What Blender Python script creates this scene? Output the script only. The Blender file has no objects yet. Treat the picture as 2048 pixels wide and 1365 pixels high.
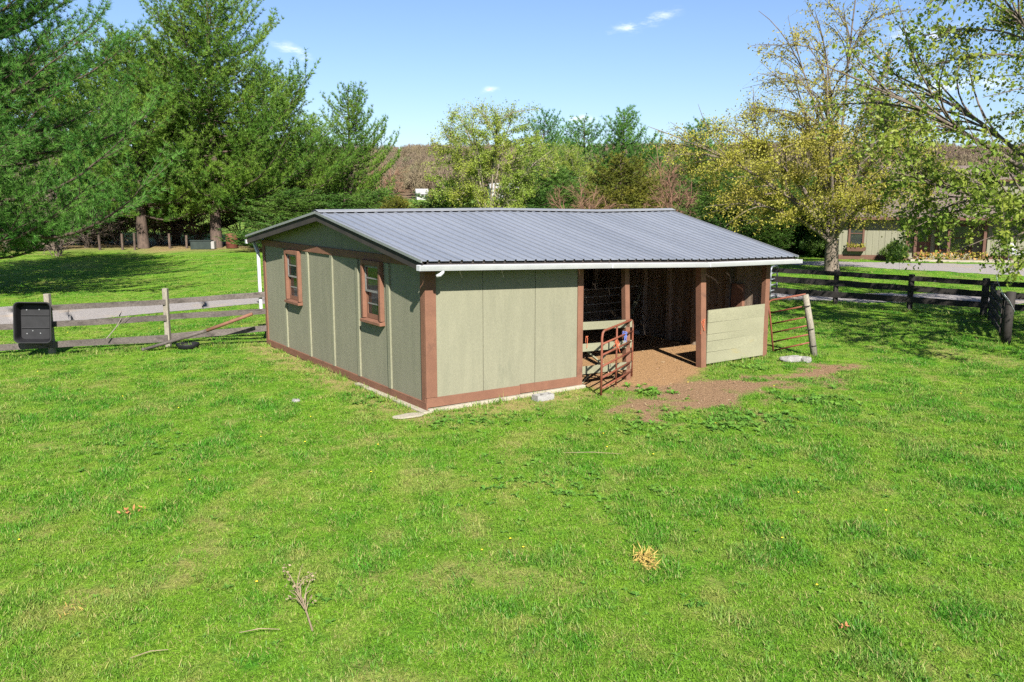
import bpy, math, random
import numpy as np
from mathutils import Vector, Matrix

scene = bpy.context.scene
C = scene.collection
R = math.radians
# ------------------------------------------------------------------ camera
CAM_H, CAM_P, CAM_F = 3.9, R(9.6), 1700.0          # height, downward pitch, focal length in 2048-px units
cam = bpy.data.cameras.new('camera')
cam.sensor_width = 36.0
cam.lens = 36.0 * CAM_F / 2048.0
cam.clip_start, cam.clip_end = 0.1, 6000
cam_o = bpy.data.objects.new('camera', cam)
cam_o.location = (0, 0, CAM_H)
cam_o.rotation_euler = (R(90) - CAM_P, 0, 0)
C.objects.link(cam_o)
scene.camera = cam_o
# ------------------------------------------------------------------ light
LDIR = Vector((-0.264, 1.119, -0.88)).normalized()  # the way the sunlight travels
world = bpy.data.worlds.new('World')
scene.world = world
world.use_nodes = True
SUN_STRENGTH, SKY_STRENGTH, EXPOSURE = 5.0, 0.05, 1.5
sun = bpy.data.lights.new('sun', 'SUN')
sun.energy, sun.angle, sun.color = SUN_STRENGTH, R(0.5), (1.0, 0.95, 0.86)
sun_o = bpy.data.objects.new('sun', sun)
sun_o.rotation_euler = LDIR.to_track_quat('-Z', 'Y').to_euler()
sun_o.location = (10, -20, 30)
C.objects.link(sun_o)


def build_world():
    nt = world.node_tree
    N, Lk = nt.nodes, nt.links
    bg = N['Background']
    sky = N.new('ShaderNodeTexSky')
    sky.sky_type = 'NISHITA'
    sky.sun_disc = False
    sky.sun_elevation = R(36.9)
    sky.sun_rotation = R(167)
    sky.altitude = 150
    sky.air_density, sky.dust_density, sky.ozone_density = 1.0, 0.6, 3.0
    bg.inputs[1].default_value = SKY_STRENGTH
    tc = N.new('ShaderNodeTexCoord')
    sp = N.new('ShaderNodeSeparateXYZ')
    Lk.new(tc.outputs['Generated'], sp.inputs[0])

    def M(op, a, b=None, c=None):
        n = N.new('ShaderNodeMath')
        n.operation = op
        for i, v in enumerate((a, b, c)):
            if v is None:
                continue
            if isinstance(v, (int, float)):
                n.inputs[i].default_value = v
            else:
                Lk.new(v, n.inputs[i])
        return n.outputs[0]
    az = M('ARCTAN2', sp.outputs[0], sp.outputs[1])
    el = M('ARCSINE', sp.outputs[2])
    noise = N.new('ShaderNodeTexNoise')
    noise.inputs['Scale'].default_value = 1.0
    noise.inputs['Detail'].default_value = 7
    noise.inputs['Roughness'].default_value = 0.62
    cv = N.new('ShaderNodeCombineXYZ')
    Lk.new(M('MULTIPLY', az, 24.0), cv.inputs[0])
    Lk.new(M('MULTIPLY', el, 75.0), cv.inputs[1])
    Lk.new(cv.outputs[0], noise.inputs['Vector'])
    nz = noise.outputs[0]
    tot = None
    # thin fair-weather wisps: azimuth, elevation, half width, half height, tilt (all degrees), strength
    wisps = [(8.3, 10.8, 2.6, .5, 15, .95), (21.2, 12.6, 3.4, .65, 3, 1.25), (25.5, 9.4, 2.6, .5, 0, 1.0), (27.5, 6.4, 4.5, .8, 0, .8),
             (-1.3, 6.8, 1.0, .3, 0, .8), (-14.0, 9.0, 1.3, .45, -20, .95), (4.4, 5.0, 1.4, .4, 0, .9), (-9.0, 13.5, 4.0, .5, 4, .5),
             (-33, 11, 4, .8, 0, 1.), (40, 15, 5, 1, 5, 1.), (60, 12, 6, 1.1, 0, 1.), (-60, 14, 6, 1.2, 0, 1.), (100, 18, 6, 1.2, 0, 1.),
             (150, 14, 7, 1.1, 0, 1.), (-110, 20, 6, 1.4, 0, 1.), (-160, 13, 6, 1., 0, 1.)]
    for a, e, w, h, t, s in wisps:
        da = M('SUBTRACT', az, R(a))
        de = M('SUBTRACT', el, R(e))
        ct, st = math.cos(R(t)), math.sin(R(t))
        x = M('ADD', M('MULTIPLY', da, ct), M('MULTIPLY', de, st))
        y = M('SUBTRACT', M('MULTIPLY', de, ct), M('MULTIPLY', da, st))
        q = M('ADD', M('POWER', M('ABSOLUTE', M('DIVIDE', x, R(w))), 2.0), M('POWER', M('ABSOLUTE', M('DIVIDE', y, R(h))), 2.0))
        g = M('MULTIPLY', M('EXPONENT', M('MULTIPLY', q, -1.0)), s)
        tot = g if tot is None else M('ADD', tot, g)
    m = M('MULTIPLY', tot, M('MULTIPLY', M('SUBTRACT', nz, 0.30), 3.6))
    ramp = N.new('ShaderNodeMapRange')
    ramp.inputs['From Min'].default_value = 0.2
    ramp.inputs['From Max'].default_value = 1.35
    ramp.interpolation_type = 'SMOOTHSTEP'
    Lk.new(m, ramp.inputs['Value'])
    # deep clear blue, as the air after rain
    tint = N.new('ShaderNodeMix')
    tint.data_type, tint.blend_type = 'RGBA', 'MULTIPLY'
    tint.inputs['Factor'].default_value = 1.0
    tint.inputs['B'].default_value = (0.93, 0.97, 1.12, 1)
    Lk.new(sky.outputs[0], tint.inputs['A'])
    mix = N.new('ShaderNodeMix')
    mix.data_type = 'RGBA'
    mix.inputs['B'].default_value = (11.5, 11.7, 12.2, 1)
    Lk.new(ramp.outputs[0], mix.inputs['Factor'])
    Lk.new(tint.outputs['Result'], mix.inputs['A'])
    Lk.new(mix.outputs['Result'], bg.inputs[0])


build_world()
scene.view_settings.view_transform = 'Standard'
scene.view_settings.look = 'None'
scene.view_settings.exposure = EXPOSURE
scene.view_settings.gamma = 1.0
scene.render.engine = 'CYCLES'
scene.cycles.max_bounces = 5
scene.cycles.diffuse_bounces = 3
scene.cycles.glossy_bounces = 2
scene.cycles.caustics_reflective = False
scene.cycles.caustics_refractive = False
scene.cycles.adaptive_threshold = 0.012
scene.cycles.sample_clamp_indirect = 1.2
scene.cycles.transparent_max_bounces = 8
scene.cycles.use_denoising = False

# ------------------------------------------------------------------ helpers
rng = np.random.default_rng(7)
random.seed(7)


def ray(px, py):
    a, b = (px - 1024) / CAM_F, (682.5 - py) / CAM_F
    c, s = math.cos(CAM_P), math.sin(CAM_P)
    return np.array([a, c + b * s, -s + b * c])


def G(px, py, z=0.0):
    """the point of the flat ground (height z) seen at a place of the photograph"""
    r = ray(px, py)
    return np.array([0, 0, CAM_H]) + r * ((z - CAM_H) / r[2])


def D(px, py, Y):
    """the point at distance Y along the view seen at a place of the photograph"""
    r = ray(px, py)
    return np.array([0, 0, CAM_H]) + r * (Y / r[1])


SA = G(856, 818, .05)
SU = G(1529, 711, .05) - SA
SL = float(np.linalg.norm(SU))
SU = SU / SL
STH = math.atan2(SU[1], SU[0])
SV = np.array([-SU[1], SU[0], 0])


def to_shed(x, y):
    dx, dy = x - SA[0], y - SA[1]
    return dx * SU[0] + dy * SU[1], dx * SV[0] + dy * SV[1]


def S(px, py, v=0.0):
    """shed coordinates (u, v, z) of a place of the photograph on the plane v"""
    r = ray(px, py)
    o = np.array([0, 0, CAM_H])
    t = np.dot(SA + SV * v - o, SV) / np.dot(r, SV)
    d = o + r * t - SA
    return float(d @ SU), v, float(d[2] + SA[2])


def tag(o, label=None, cat=None, group=None, kind=None):
    for k, v in (('label', label), ('category', cat), ('group', group), ('kind', kind)):
        if v:
            o[k] = v
    return o


def empty(name, loc=(0, 0, 0), rz=0.0, label=None, cat=None, group=None):
    o = bpy.data.objects.new(name, None)
    o.location = loc
    o.rotation_euler = (0, 0, rz)
    o.empty_display_size = .2
    C.objects.link(o)
    return tag(o, label, cat, group)


def link(name, me, m=None, parent=None, smooth=False, loc=None):
    if m is not None and not me.materials:
        me.materials.append(MAT[m] if isinstance(m, str) else m)
    if smooth:
        me.polygons.foreach_set('use_smooth', np.ones(len(me.polygons), dtype=bool))
    o = bpy.data.objects.new(name, me)
    if loc is not None:
        o.location = loc
    C.objects.link(o)
    if parent:
        o.parent = parent
    return o


def npmesh(name, V, F, attrs=None):
    """V (n,3); F list of face arrays of equal arity or one (m,k) array"""
    me = bpy.data.meshes.new(name)
    V = np.asarray(V, dtype=np.float32)
    Fs = F if isinstance(F, list) else [F]
    Fs = [np.asarray(f, dtype=np.int32) for f in Fs if len(f)]
    me.vertices.add(len(V))
    me.vertices.foreach_set('co', V.ravel())
    nl = sum(f.size for f in Fs)
    npol = sum(len(f) for f in Fs)
    me.loops.add(nl)
    me.polygons.add(npol)
    me.loops.foreach_set('vertex_index', np.concatenate([f.ravel() for f in Fs]))
    tot = np.concatenate([np.full(len(f), f.shape[1], dtype=np.int32) for f in Fs])
    st = np.concatenate([[0], np.cumsum(tot)[:-1]]).astype(np.int32)
    me.polygons.foreach_set('loop_start', st)
    for k, a in (attrs or {}).items():
        at = me.attributes.new(k, 'FLOAT', 'POINT')
        at.data.foreach_set('value', np.asarray(a, dtype=np.float32))
    me.update(calc_edges=True)
    me.validate()
    return me


class MB:
    """collects boxes, bars and tubes and builds them as one mesh"""

    def __init__(s):
        s.v, s.f = [], []

    def add(s, vs, fs):
        n = len(s.v)
        s.v += [tuple(map(float, p)) for p in vs]
        s.f += [tuple(i + n for i in f) for f in fs]
        return s

    def box(s, x0, x1, y0, y1, z0, z1):
        return s.add([(x0, y0, z0), (x1, y0, z0), (x1, y1, z0), (x0, y1, z0), (x0, y0, z1), (x1, y0, z1), (x1, y1, z1), (x0, y1, z1)],
                     [(0, 3, 2, 1), (4, 5, 6, 7), (0, 1, 5, 4), (1, 2, 6, 5), (2, 3, 7, 6), (3, 0, 4, 7)])

    def bar(s, a, b, w, h, up=(0, 0, 1), jit=0.0):
        """a rectangular bar from a to b, w across and h along up"""
        a, b = Vector(a), Vector(b)
        d = (b - a).normalized()
        upv = Vector(up)
        side = d.cross(upv)
        if side.length < 1e-4:
            side = d.cross(Vector((1, 0, 0)))
        side.normalize()
        upn = side.cross(d).normalized()
        vs = []
        for p in (a, b):
            for sx, sz in ((-1, -1), (1, -1), (1, 1), (-1, 1)):
                vs.append(p + side * (sx * w / 2 + random.uniform(-jit, jit)) + upn * (sz * h / 2 + random.uniform(-jit, jit)))
        return s.add(vs, [(3, 2, 1, 0), (4, 5, 6, 7), (0, 1, 5, 4), (1, 2, 6, 5), (2, 3, 7, 6), (3, 0, 4, 7)])

    def tube(s, pts, rad, n=8, cap=True):
        pts = [Vector(p) for p in pts]
        rs = rad if hasattr(rad, '__len__') else [rad] * len(pts)
        vs, fs = [], []
        ref = None
        for i, p in enumerate(pts):
            d = (pts[min(i + 1, len(pts) - 1)] - pts[max(i - 1, 0)]).normalized()
            if ref is None:
                ref = d.orthogonal().normalized()
            ref = (ref - d * ref.dot(d))
            ref = ref.normalized() if ref.length > 1e-5 else d.orthogonal().normalized()
            b = d.cross(ref)
            for k in range(n):
                t = 2 * math.pi * k / n
                vs.append(p + (ref * math.cos(t) + b * math.sin(t)) * rs[i])
        for i in range(len(pts) - 1):
            for k in range(n):
                k2 = (k + 1) % n
                fs.append((i * n + k, i * n + k2, (i + 1) * n + k2, (i + 1) * n + k))
        if cap:
            fs.append(tuple(range(n - 1, -1, -1)))
            fs.append(tuple((len(pts) - 1) * n + k for k in range(n)))
        return s.add(vs, fs)

    def prism(s, poly, axis, a, b):
        """a polygon (pairs) pushed along an axis (0, 1 or 2) from a to b"""
        n = len(poly)
        vs = []
        for w in (a, b):
            for p, q in poly:
                c = [p, q]
                c.insert(axis, w)
                vs.append(c)
        return s.add(vs, [tuple(range(n - 1, -1, -1)), tuple(range(n, 2 * n))] + [(k, (k + 1) % n, n + (k + 1) % n, n + k) for k in range(n)])

    def build(s, name, m, parent=None, smooth=False, bevel=0.0, loc=None):
        me = bpy.data.meshes.new(name)
        me.from_pydata(s.v, [], s.f)
        me.update()
        o = link(name, me, m, parent, smooth, loc)
        if bevel:
            b = o.modifiers.new('bevel', 'BEVEL')
            b.width = bevel
            b.segments = 2
            b.limit_method = 'ANGLE'
        return o


# value noise, so that grass, bare soil and the ground sheet agree
_T = np.random.default_rng(3).random((256, 256))


def vnoise(x, y):
    x, y = np.asarray(x, float), np.asarray(y, float)
    xi, yi = np.floor(x).astype(int), np.floor(y).astype(int)
    fx, fy = x - xi, y - yi
    fx, fy = fx * fx * (3 - 2 * fx), fy * fy * (3 - 2 * fy)
    g = lambda i, j: _T[(xi + i) & 255, (yi + j) & 255]
    return (g(0, 0) * (1 - fx) + g(1, 0) * fx) * (1 - fy) + (g(0, 1) * (1 - fx) + g(1, 1) * fx) * fy


def fbm(x, y, o=4):
    t, a, n = 0, .5, 0
    for k in range(o):
        t = t + a * vnoise(x * 2 ** k + 17.3 * k, y * 2 ** k + 9.1 * k)
        n += a
        a *= .55
    return t / n


def polydist(x, y, poly):
    """signed distance to a polygon, positive inside"""
    x, y = np.asarray(x, float), np.asarray(y, float)
    d = np.full(x.shape, 1e9)
    ins = np.zeros(x.shape, bool)
    n = len(poly)
    for i in range(n):
        ax, ay = poly[i][0], poly[i][1]
        bx, by = poly[(i + 1) % n][0], poly[(i + 1) % n][1]
        ex, ey = bx - ax, by - ay
        t = np.clip(((x - ax) * ex + (y - ay) * ey) / (ex * ex + ey * ey + 1e-12), 0, 1)
        d = np.minimum(d, np.hypot(x - ax - t * ex, y - ay - t * ey))
        c = ((ay > y) != (by > y))
        xs = (bx - ax) * (y - ay) / ((by - ay) if abs(by - ay) > 1e-12 else 1e-12) + ax
        ins ^= c & (x < xs)
    return np.where(ins, d, -d)


sm = lambda a, b, x: (lambda t: t * t * (3 - 2 * t))(np.clip((x - a) / (b - a), 0, 1))

# ------------------------------------------------------------------ materials
MAT = {}
ALB = .64                                   # real reflectances: the colours below are as they look in print
alb = lambda c, k=1.: tuple(x * ALB * k for x in c)


def newmat(name):
    m = bpy.data.materials.new(name)
    m.use_nodes = True
    MAT[name] = m
    return m, m.node_tree.nodes, m.node_tree.links, m.node_tree.nodes['Principled BSDF']


def noise_node(N, Lk, vec, scale, detail=4, rough=.6, dist=0.0):
    n = N.new('ShaderNodeTexNoise')
    n.inputs['Scale'].default_value = scale
    n.inputs['Detail'].default_value = detail
    n.inputs['Roughness'].default_value = rough
    n.inputs['Distortion'].default_value = dist
    if vec is not None:
        Lk.new(vec, n.inputs['Vector'])
    return n.outputs[0]


def rng_node(N, Lk, val, a, b, c=0., d=1., smooth=True):
    n = N.new('ShaderNodeMapRange')
    for k, v in (('From Min', a), ('From Max', b), ('To Min', c), ('To Max', d)):
        n.inputs[k].default_value = v
    if smooth:
        n.interpolation_type = 'SMOOTHSTEP'
    Lk.new(val, n.inputs['Value'])
    return n.outputs[0]


def mixc(N, Lk, f, a, b, mode='MIX'):
    n = N.new('ShaderNodeMix')
    n.data_type, n.blend_type = 'RGBA', mode
    for key, v in (('Factor', f), ('A', a), ('B', b)):
        if isinstance(v, (int, float)):
            n.inputs[key].default_value = v
        elif isinstance(v, tuple):
            n.inputs[key].default_value = (*v, 1)
        else:
            Lk.new(v, n.inputs[key])
    return n.outputs['Result']


def surf(name, c1, c2, scale=3., stretch=(1, 1, 1), rough=.8, bump=.0, c3=None, c3_amt=(.6, .75), c3_scale=2., fine=60., fine_amt=.25, metal=0., spec=.3, per_object=.12):
    """a mottled, slightly worn surface; stretch lengthens the grain along an axis"""
    c1, c2, c3 = alb(c1), alb(c2), (alb(c3) if c3 else None)
    m, N, Lk, b = newmat(name)
    tc = N.new('ShaderNodeTexCoord')
    mp = N.new('ShaderNodeMapping')
    mp.inputs['Scale'].default_value = stretch
    oi = N.new('ShaderNodeObjectInfo')
    cmb = N.new('ShaderNodeCombineXYZ')
    mul = N.new('ShaderNodeMath')
    mul.operation = 'MULTIPLY'
    mul.inputs[1].default_value = 37.
    Lk.new(oi.outputs['Random'], mul.inputs[0])
    for i in range(3):
        Lk.new(mul.outputs[0], cmb.inputs[i])
    Lk.new(cmb.outputs[0], mp.inputs['Location'])
    Lk.new(tc.outputs['Object'], mp.inputs['Vector'])
    v = mp.outputs[0]
    n1 = noise_node(N, Lk, v, scale)
    col = mixc(N, Lk, rng_node(N, Lk, n1, .3, .7), c1, c2)
    if c3:
        n3 = noise_node(N, Lk, v, c3_scale, 6, .65, .4)
        col = mixc(N, Lk, rng_node(N, Lk, n3, *c3_amt), col, c3)
    nf = noise_node(N, Lk, v, fine, 3, .7)
    col = mixc(N, Lk, fine_amt, col, mixc(N, Lk, rng_node(N, Lk, nf, .3, .7), (.25, .25, .25), (1.6, 1.6, 1.6)), 'MULTIPLY')
    if per_object:
        col = mixc(N, Lk, 1.0, col, mixc(N, Lk, oi.outputs['Random'], (1 - per_object,) * 3, (1 + per_object,) * 3), 'MULTIPLY')
    Lk.new(col, b.inputs['Base Color'])
    b.inputs['Roughness'].default_value = rough
    b.inputs['Metallic'].default_value = metal
    b.inputs['Specular IOR Level'].default_value = spec
    if bump:
        bp = N.new('ShaderNodeBump')
        bp.inputs['Strength'].default_value = bump
        bp.inputs['Distance'].default_value = .01
        Lk.new(nf, bp.inputs['Height'])
        Lk.new(bp.outputs[0], b.inputs['Normal'])
    return m


def leafmat(name, cols, trans=.35, rough=.6, nscale=.35):
    """leaf or needle: colours mixed by a per-leaf value and a slow variation through the crown; some light passes through"""
    cols = [alb(c) for c in cols]
    m, N, Lk, b = newmat(name)
    at = N.new('ShaderNodeAttribute')
    at.attribute_name = 'rnd'
    geo = N.new('ShaderNodeNewGeometry')
    n1 = noise_node(N, Lk, geo.outputs['Position'], nscale, 3)
    c = mixc(N, Lk, at.outputs['Fac'], cols[0], cols[1])
    c = mixc(N, Lk, rng_node(N, Lk, n1, .35, .7), c, cols[2])
    if len(cols) > 3:
        c = mixc(N, Lk, rng_node(N, Lk, at.outputs['Fac'], .93, .97), c, cols[3])
    out = N['Material Output']
    b.inputs['Roughness'].default_value = rough
    b.inputs['Specular IOR Level'].default_value = .25
    Lk.new(c, b.inputs['Base Color'])
    tr = N.new('ShaderNodeBsdfTranslucent')
    Lk.new(c, tr.inputs['Color'])
    mx = N.new('ShaderNodeMixShader')
    mx.inputs[0].default_value = trans
    Lk.new(b.outputs[0], mx.inputs[1])
    Lk.new(tr.outputs[0], mx.inputs[2])
    Lk.new(mx.outputs[0], out.inputs[0])
    return m


surf('green_panel', (.236, .232, .162), (.264, .258, .180), 2.2, (2.2, 2.2, .4), .88, .35, (.195, .200, .140), (.55, .76), 1.3, 80., .20, per_object=.05)
surf('green_batten', (.25, .25, .17), (.30, .295, .20), 3., (1, 1, .3), .85, .3, (.18, .18, .125), (.6, .75), 3, 70., .25)
surf('brown_trim', (.20, .094, .058), (.245, .117, .072), 2.5, (1, 1, 1), .8, .3, (.135, .068, .047), (.58, .75), 2.2, 80., .22, per_object=.05)
surf('old_board', (0.2, 0.145, 0.105), (0.32, 0.245, 0.18), 2., (2.2, 2.2, .35), .9, .5, (.21, .10, .06), (.62, .78), 1.4, 40., .4, per_object=.3)
surf('half_wall_board', (.255, .25, .165), (.30, .293, .195), 1.5, (.5, 1, 1), .85, .3, (.32, .275, .13), (.62, .75), 1.6, 60., .22, per_object=.05)
surf('roof_metal', (.30, .326, .382), (.35, .376, .432), 1.2, (1, .15, 1), .42, .0, (.345, .365, .425), (.55, .78), 1.1, 30., .10, metal=.3, spec=.5, per_object=.045)
surf('roof_trim', (0.36, 0.37, 0.39), (0.44, 0.45, 0.46), 1., (1, 1, 1), .4, .0, metal=.4, per_object=.02)
surf('white_paint', (0.6, 0.61, 0.645), (0.68, 0.69, 0.72), 2., (1, 1, 1), .45, .0, (.55, .52, .5), (.66, .8), 2.5, 40., .08, per_object=.02)
surf('sash_paint', (0.2, 0.2, 0.19), (0.27, 0.265, 0.25), 3., (1, 1, 1), .6, .0, (.3, .28, .25), (.55, .75), 5.)
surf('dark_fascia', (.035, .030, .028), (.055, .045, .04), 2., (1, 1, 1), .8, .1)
surf('concrete', (0.36, 0.325, 0.25), (0.43, 0.385, 0.3), 3., (1, 1, 1), .9, .4, (.30, .26, .19), (.55, .72), 3., 50., .3)
surf('concrete_block', (0.31, 0.3, 0.28), (0.37, 0.36, 0.345), 5., (1, 1, 1), .9, .5, (.28, .27, .25), (.6, .75), 6., 60., .35)
surf('rust_red', (0.21, 0.06, 0.035), (0.26, 0.085, 0.045), 4., (1, 1, 1), .6, .2, (.22, .13, .095), (.55, .72), 5., 60., .3)
surf('galvanised', (.42, .45, .48), (.52, .55, .58), 6., (1, 1, 1), .45, .0, metal=.6)
surf('dull_steel', (0.26, 0.25, 0.24), (0.34, 0.33, 0.32), 6., (1, 1, 1), .55, .0, metal=.4)
surf('grey_rail', (0.1, 0.084, 0.075), (0.15, 0.128, 0.116), 2., (.5, 2, 2), .9, .6, (.06, .05, .043), (.50, .70), 3., 30., .5)
surf('black_rail', (0.022, 0.018, 0.016), (0.036, 0.031, 0.028), 2., (.5, 2, 2), .75, .4, (.05, .045, .04), (.62, .8), 3., 40., .35)
surf('grey_post', (0.22, 0.195, 0.155), (0.29, 0.265, 0.21), 3., (2, 2, .4), .9, .5, (.22, .2, .16), (.58, .72), 3., 40., .4)
surf('black_plastic', (.012, .012, .014), (.020, .020, .023), 4., (1, 1, 1), .55, .05, (.04, .04, .042), (.66, .82), 6., 50., .2, spec=.25)
surf('bolt_metal', (0.35, 0.35, 0.35), (0.42, 0.42, 0.42), 4., (1, 1, 1), .35, .0, metal=.7)
surf('twine_orange', (.55, .13, .06), (.62, .18, .09), 20.)
surf('twine_blue', (.10, .16, .55), (.2, .28, .65), 20.)
surf('stone_grey', (0.24, 0.23, 0.215), (0.32, 0.31, 0.295), 5., (1, 1, 1), .9, .6, (.2, .19, .18), (.6, .75), 5., 40., .4)
surf('rusty_barrel', (0.13, 0.035, 0.022), (0.19, 0.06, 0.035), 3., (1, 1, .6), .8, .2, (.12, .06, .045), (.52, .7), 4.)
surf('dark_green_box', (0.018, 0.03, 0.026), (0.03, 0.045, 0.038), 3., (1, 1, 1), .6, .1)
surf('pine_bark', (.085, .060, .048), (.15, .105, .08), 4., (2, 2, .5), .95, .8, (.06, .045, .038), (.5, .7), 5., 25., .5)
surf('grey_bark', (0.15, 0.118, 0.092), (0.23, 0.186, 0.146), 3., (2, 2, .6), .95, .8, (.11, .088, .07), (.5, .7), 4., 25., .45)
surf('pale_bark', (.24, .20, .15), (.33, .28, .21), 3., (2, 2, .6), .95, .6, fine=25.)
surf('twig_red', (.24, .13, .085), (.31, .18, .115), 3., (1, 1, 1), .9)
surf('twig_grey', (.16, .12, .095), (.23, .18, .14), 3., (1, 1, 1), .9)
surf('house_siding', (0.24, 0.236, 0.165), (0.28, 0.275, 0.195), 1.4, (3, 3, .4), .85, .2, (.30, .295, .2), (.6, .8), 1.)
surf('house_roof', (0.15, 0.118, 0.1), (0.21, 0.165, 0.14), 2.5, (1, 1, 1), .9, .5, (.15, .115, .1), (.52, .7), 4., 12., .5)
surf('house_trim', (0.12, 0.06, 0.042), (0.15, 0.075, 0.05), 3.)
surf('porch_concrete', (0.42, 0.36, 0.29), (0.48, 0.42, 0.34), 1.5)
surf('far_white', (0.5, 0.5, 0.5), (0.56, 0.56, 0.56), 1.)
surf('far_roof', (.35, .34, .34), (.42, .41, .41), 1.)
surf('dry_stalk', (0.26, 0.195, 0.12), (0.35, 0.275, 0.18), 9., (1, 1, 1), .9)
surf('hay', (0.46, 0.32, 0.075), (0.58, 0.42, 0.12), 12., (1, 1, 1), .9)
surf('dead_leaf', (.40, .17, .07), (.48, .22, .09), 12., (1, 1, 1), .8)
surf('soil_chip', (0.17, 0.1, 0.06), (0.3, 0.18, 0.11), 9., (1, 1, 1), .95)
surf('flower_orange', (.50, .18, .06), (.45, .30, .08), 9.)

m_, N_, L_, b_ = newmat('window_glass')
b_.inputs['Base Color'].default_value = (.02, .025, .025, 1)
b_.inputs['Roughness'].default_value = .04
b_.inputs['Specular IOR Level'].default_value = .8
tb = N_.new('ShaderNodeBsdfTransparent')
mx_ = N_.new('ShaderNodeMixShader')
mx_.inputs[0].default_value = .55
L_.new(tb.outputs[0], mx_.inputs[1])
L_.new(b_.outputs[0], mx_.inputs[2])
L_.new(mx_.outputs[0], N_['Material Output'].inputs[0])

leafmat('pine_needles', ((.080, .215, .026), (.170, .355, .044), (.285, .455, .058), (.36, .21, .06)), .42, .55, .3)
leafmat('pine_needles_blue', ((.060, .210, .032), (.130, .345, .055), (.215, .440, .070)), .42, .55, .4)
leafmat('cedar_green', ((.058, .165, .026), (.120, .270, .042), (.205, .360, .055)), .38, .6, .3)
leafmat('cedar_olive', ((.13, .17, .022), (.22, .24, .028), (.29, .27, .035)), .3, .6, .3)
leafmat('young_leaf', ((.22, .34, .045), (.36, .49, .075), (.45, .50, .08)), .45, .5, .3)
leafmat('yellow_leaf', ((.36, .36, .050), (.52, .51, .078), (.45, .39, .072)), .4, .55, .3)
leafmat('bright_leaf', ((.15, .26, .035), (.28, .40, .055), (.38, .44, .07)), .45, .5, .5)
leafmat('shrub_leaf', ((.040, .105, .020), (.085, .180, .030), (.13, .22, .03)), .35, .5, .5)
leafmat('weed_leaf', ((.10, .28, .036), (.16, .35, .050), (.21, .40, .055)), .3, .5, .8)
leafmat('bare_wood', ((.20, .145, .108), (.30, .225, .165), (.25, .215, .115), (.14, .19, .07)), .2, .9, .012)


def grass_colour(N, Lk, pos, kind='GEOMETRY'):
    """the lawn's own patchwork: lime, dark clumps and pale thatch, the same on the sheet and on the blades"""
    def att(n):
        a = N.new('ShaderNodeAttribute')
        a.attribute_type = kind
        a.attribute_name = n
        return a.outputs['Fac']
    n1 = noise_node(N, Lk, pos, .35, 4, .6)
    c = mixc(N, Lk, rng_node(N, Lk, n1, .32, .68), (.180, .395, .028), (.248, .452, .038))
    c = mixc(N, Lk, att('lush'), c, (.085, .315, .022))
    c = mixc(N, Lk, att('straw'), c, (.44, .46, .125))
    return c


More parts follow.
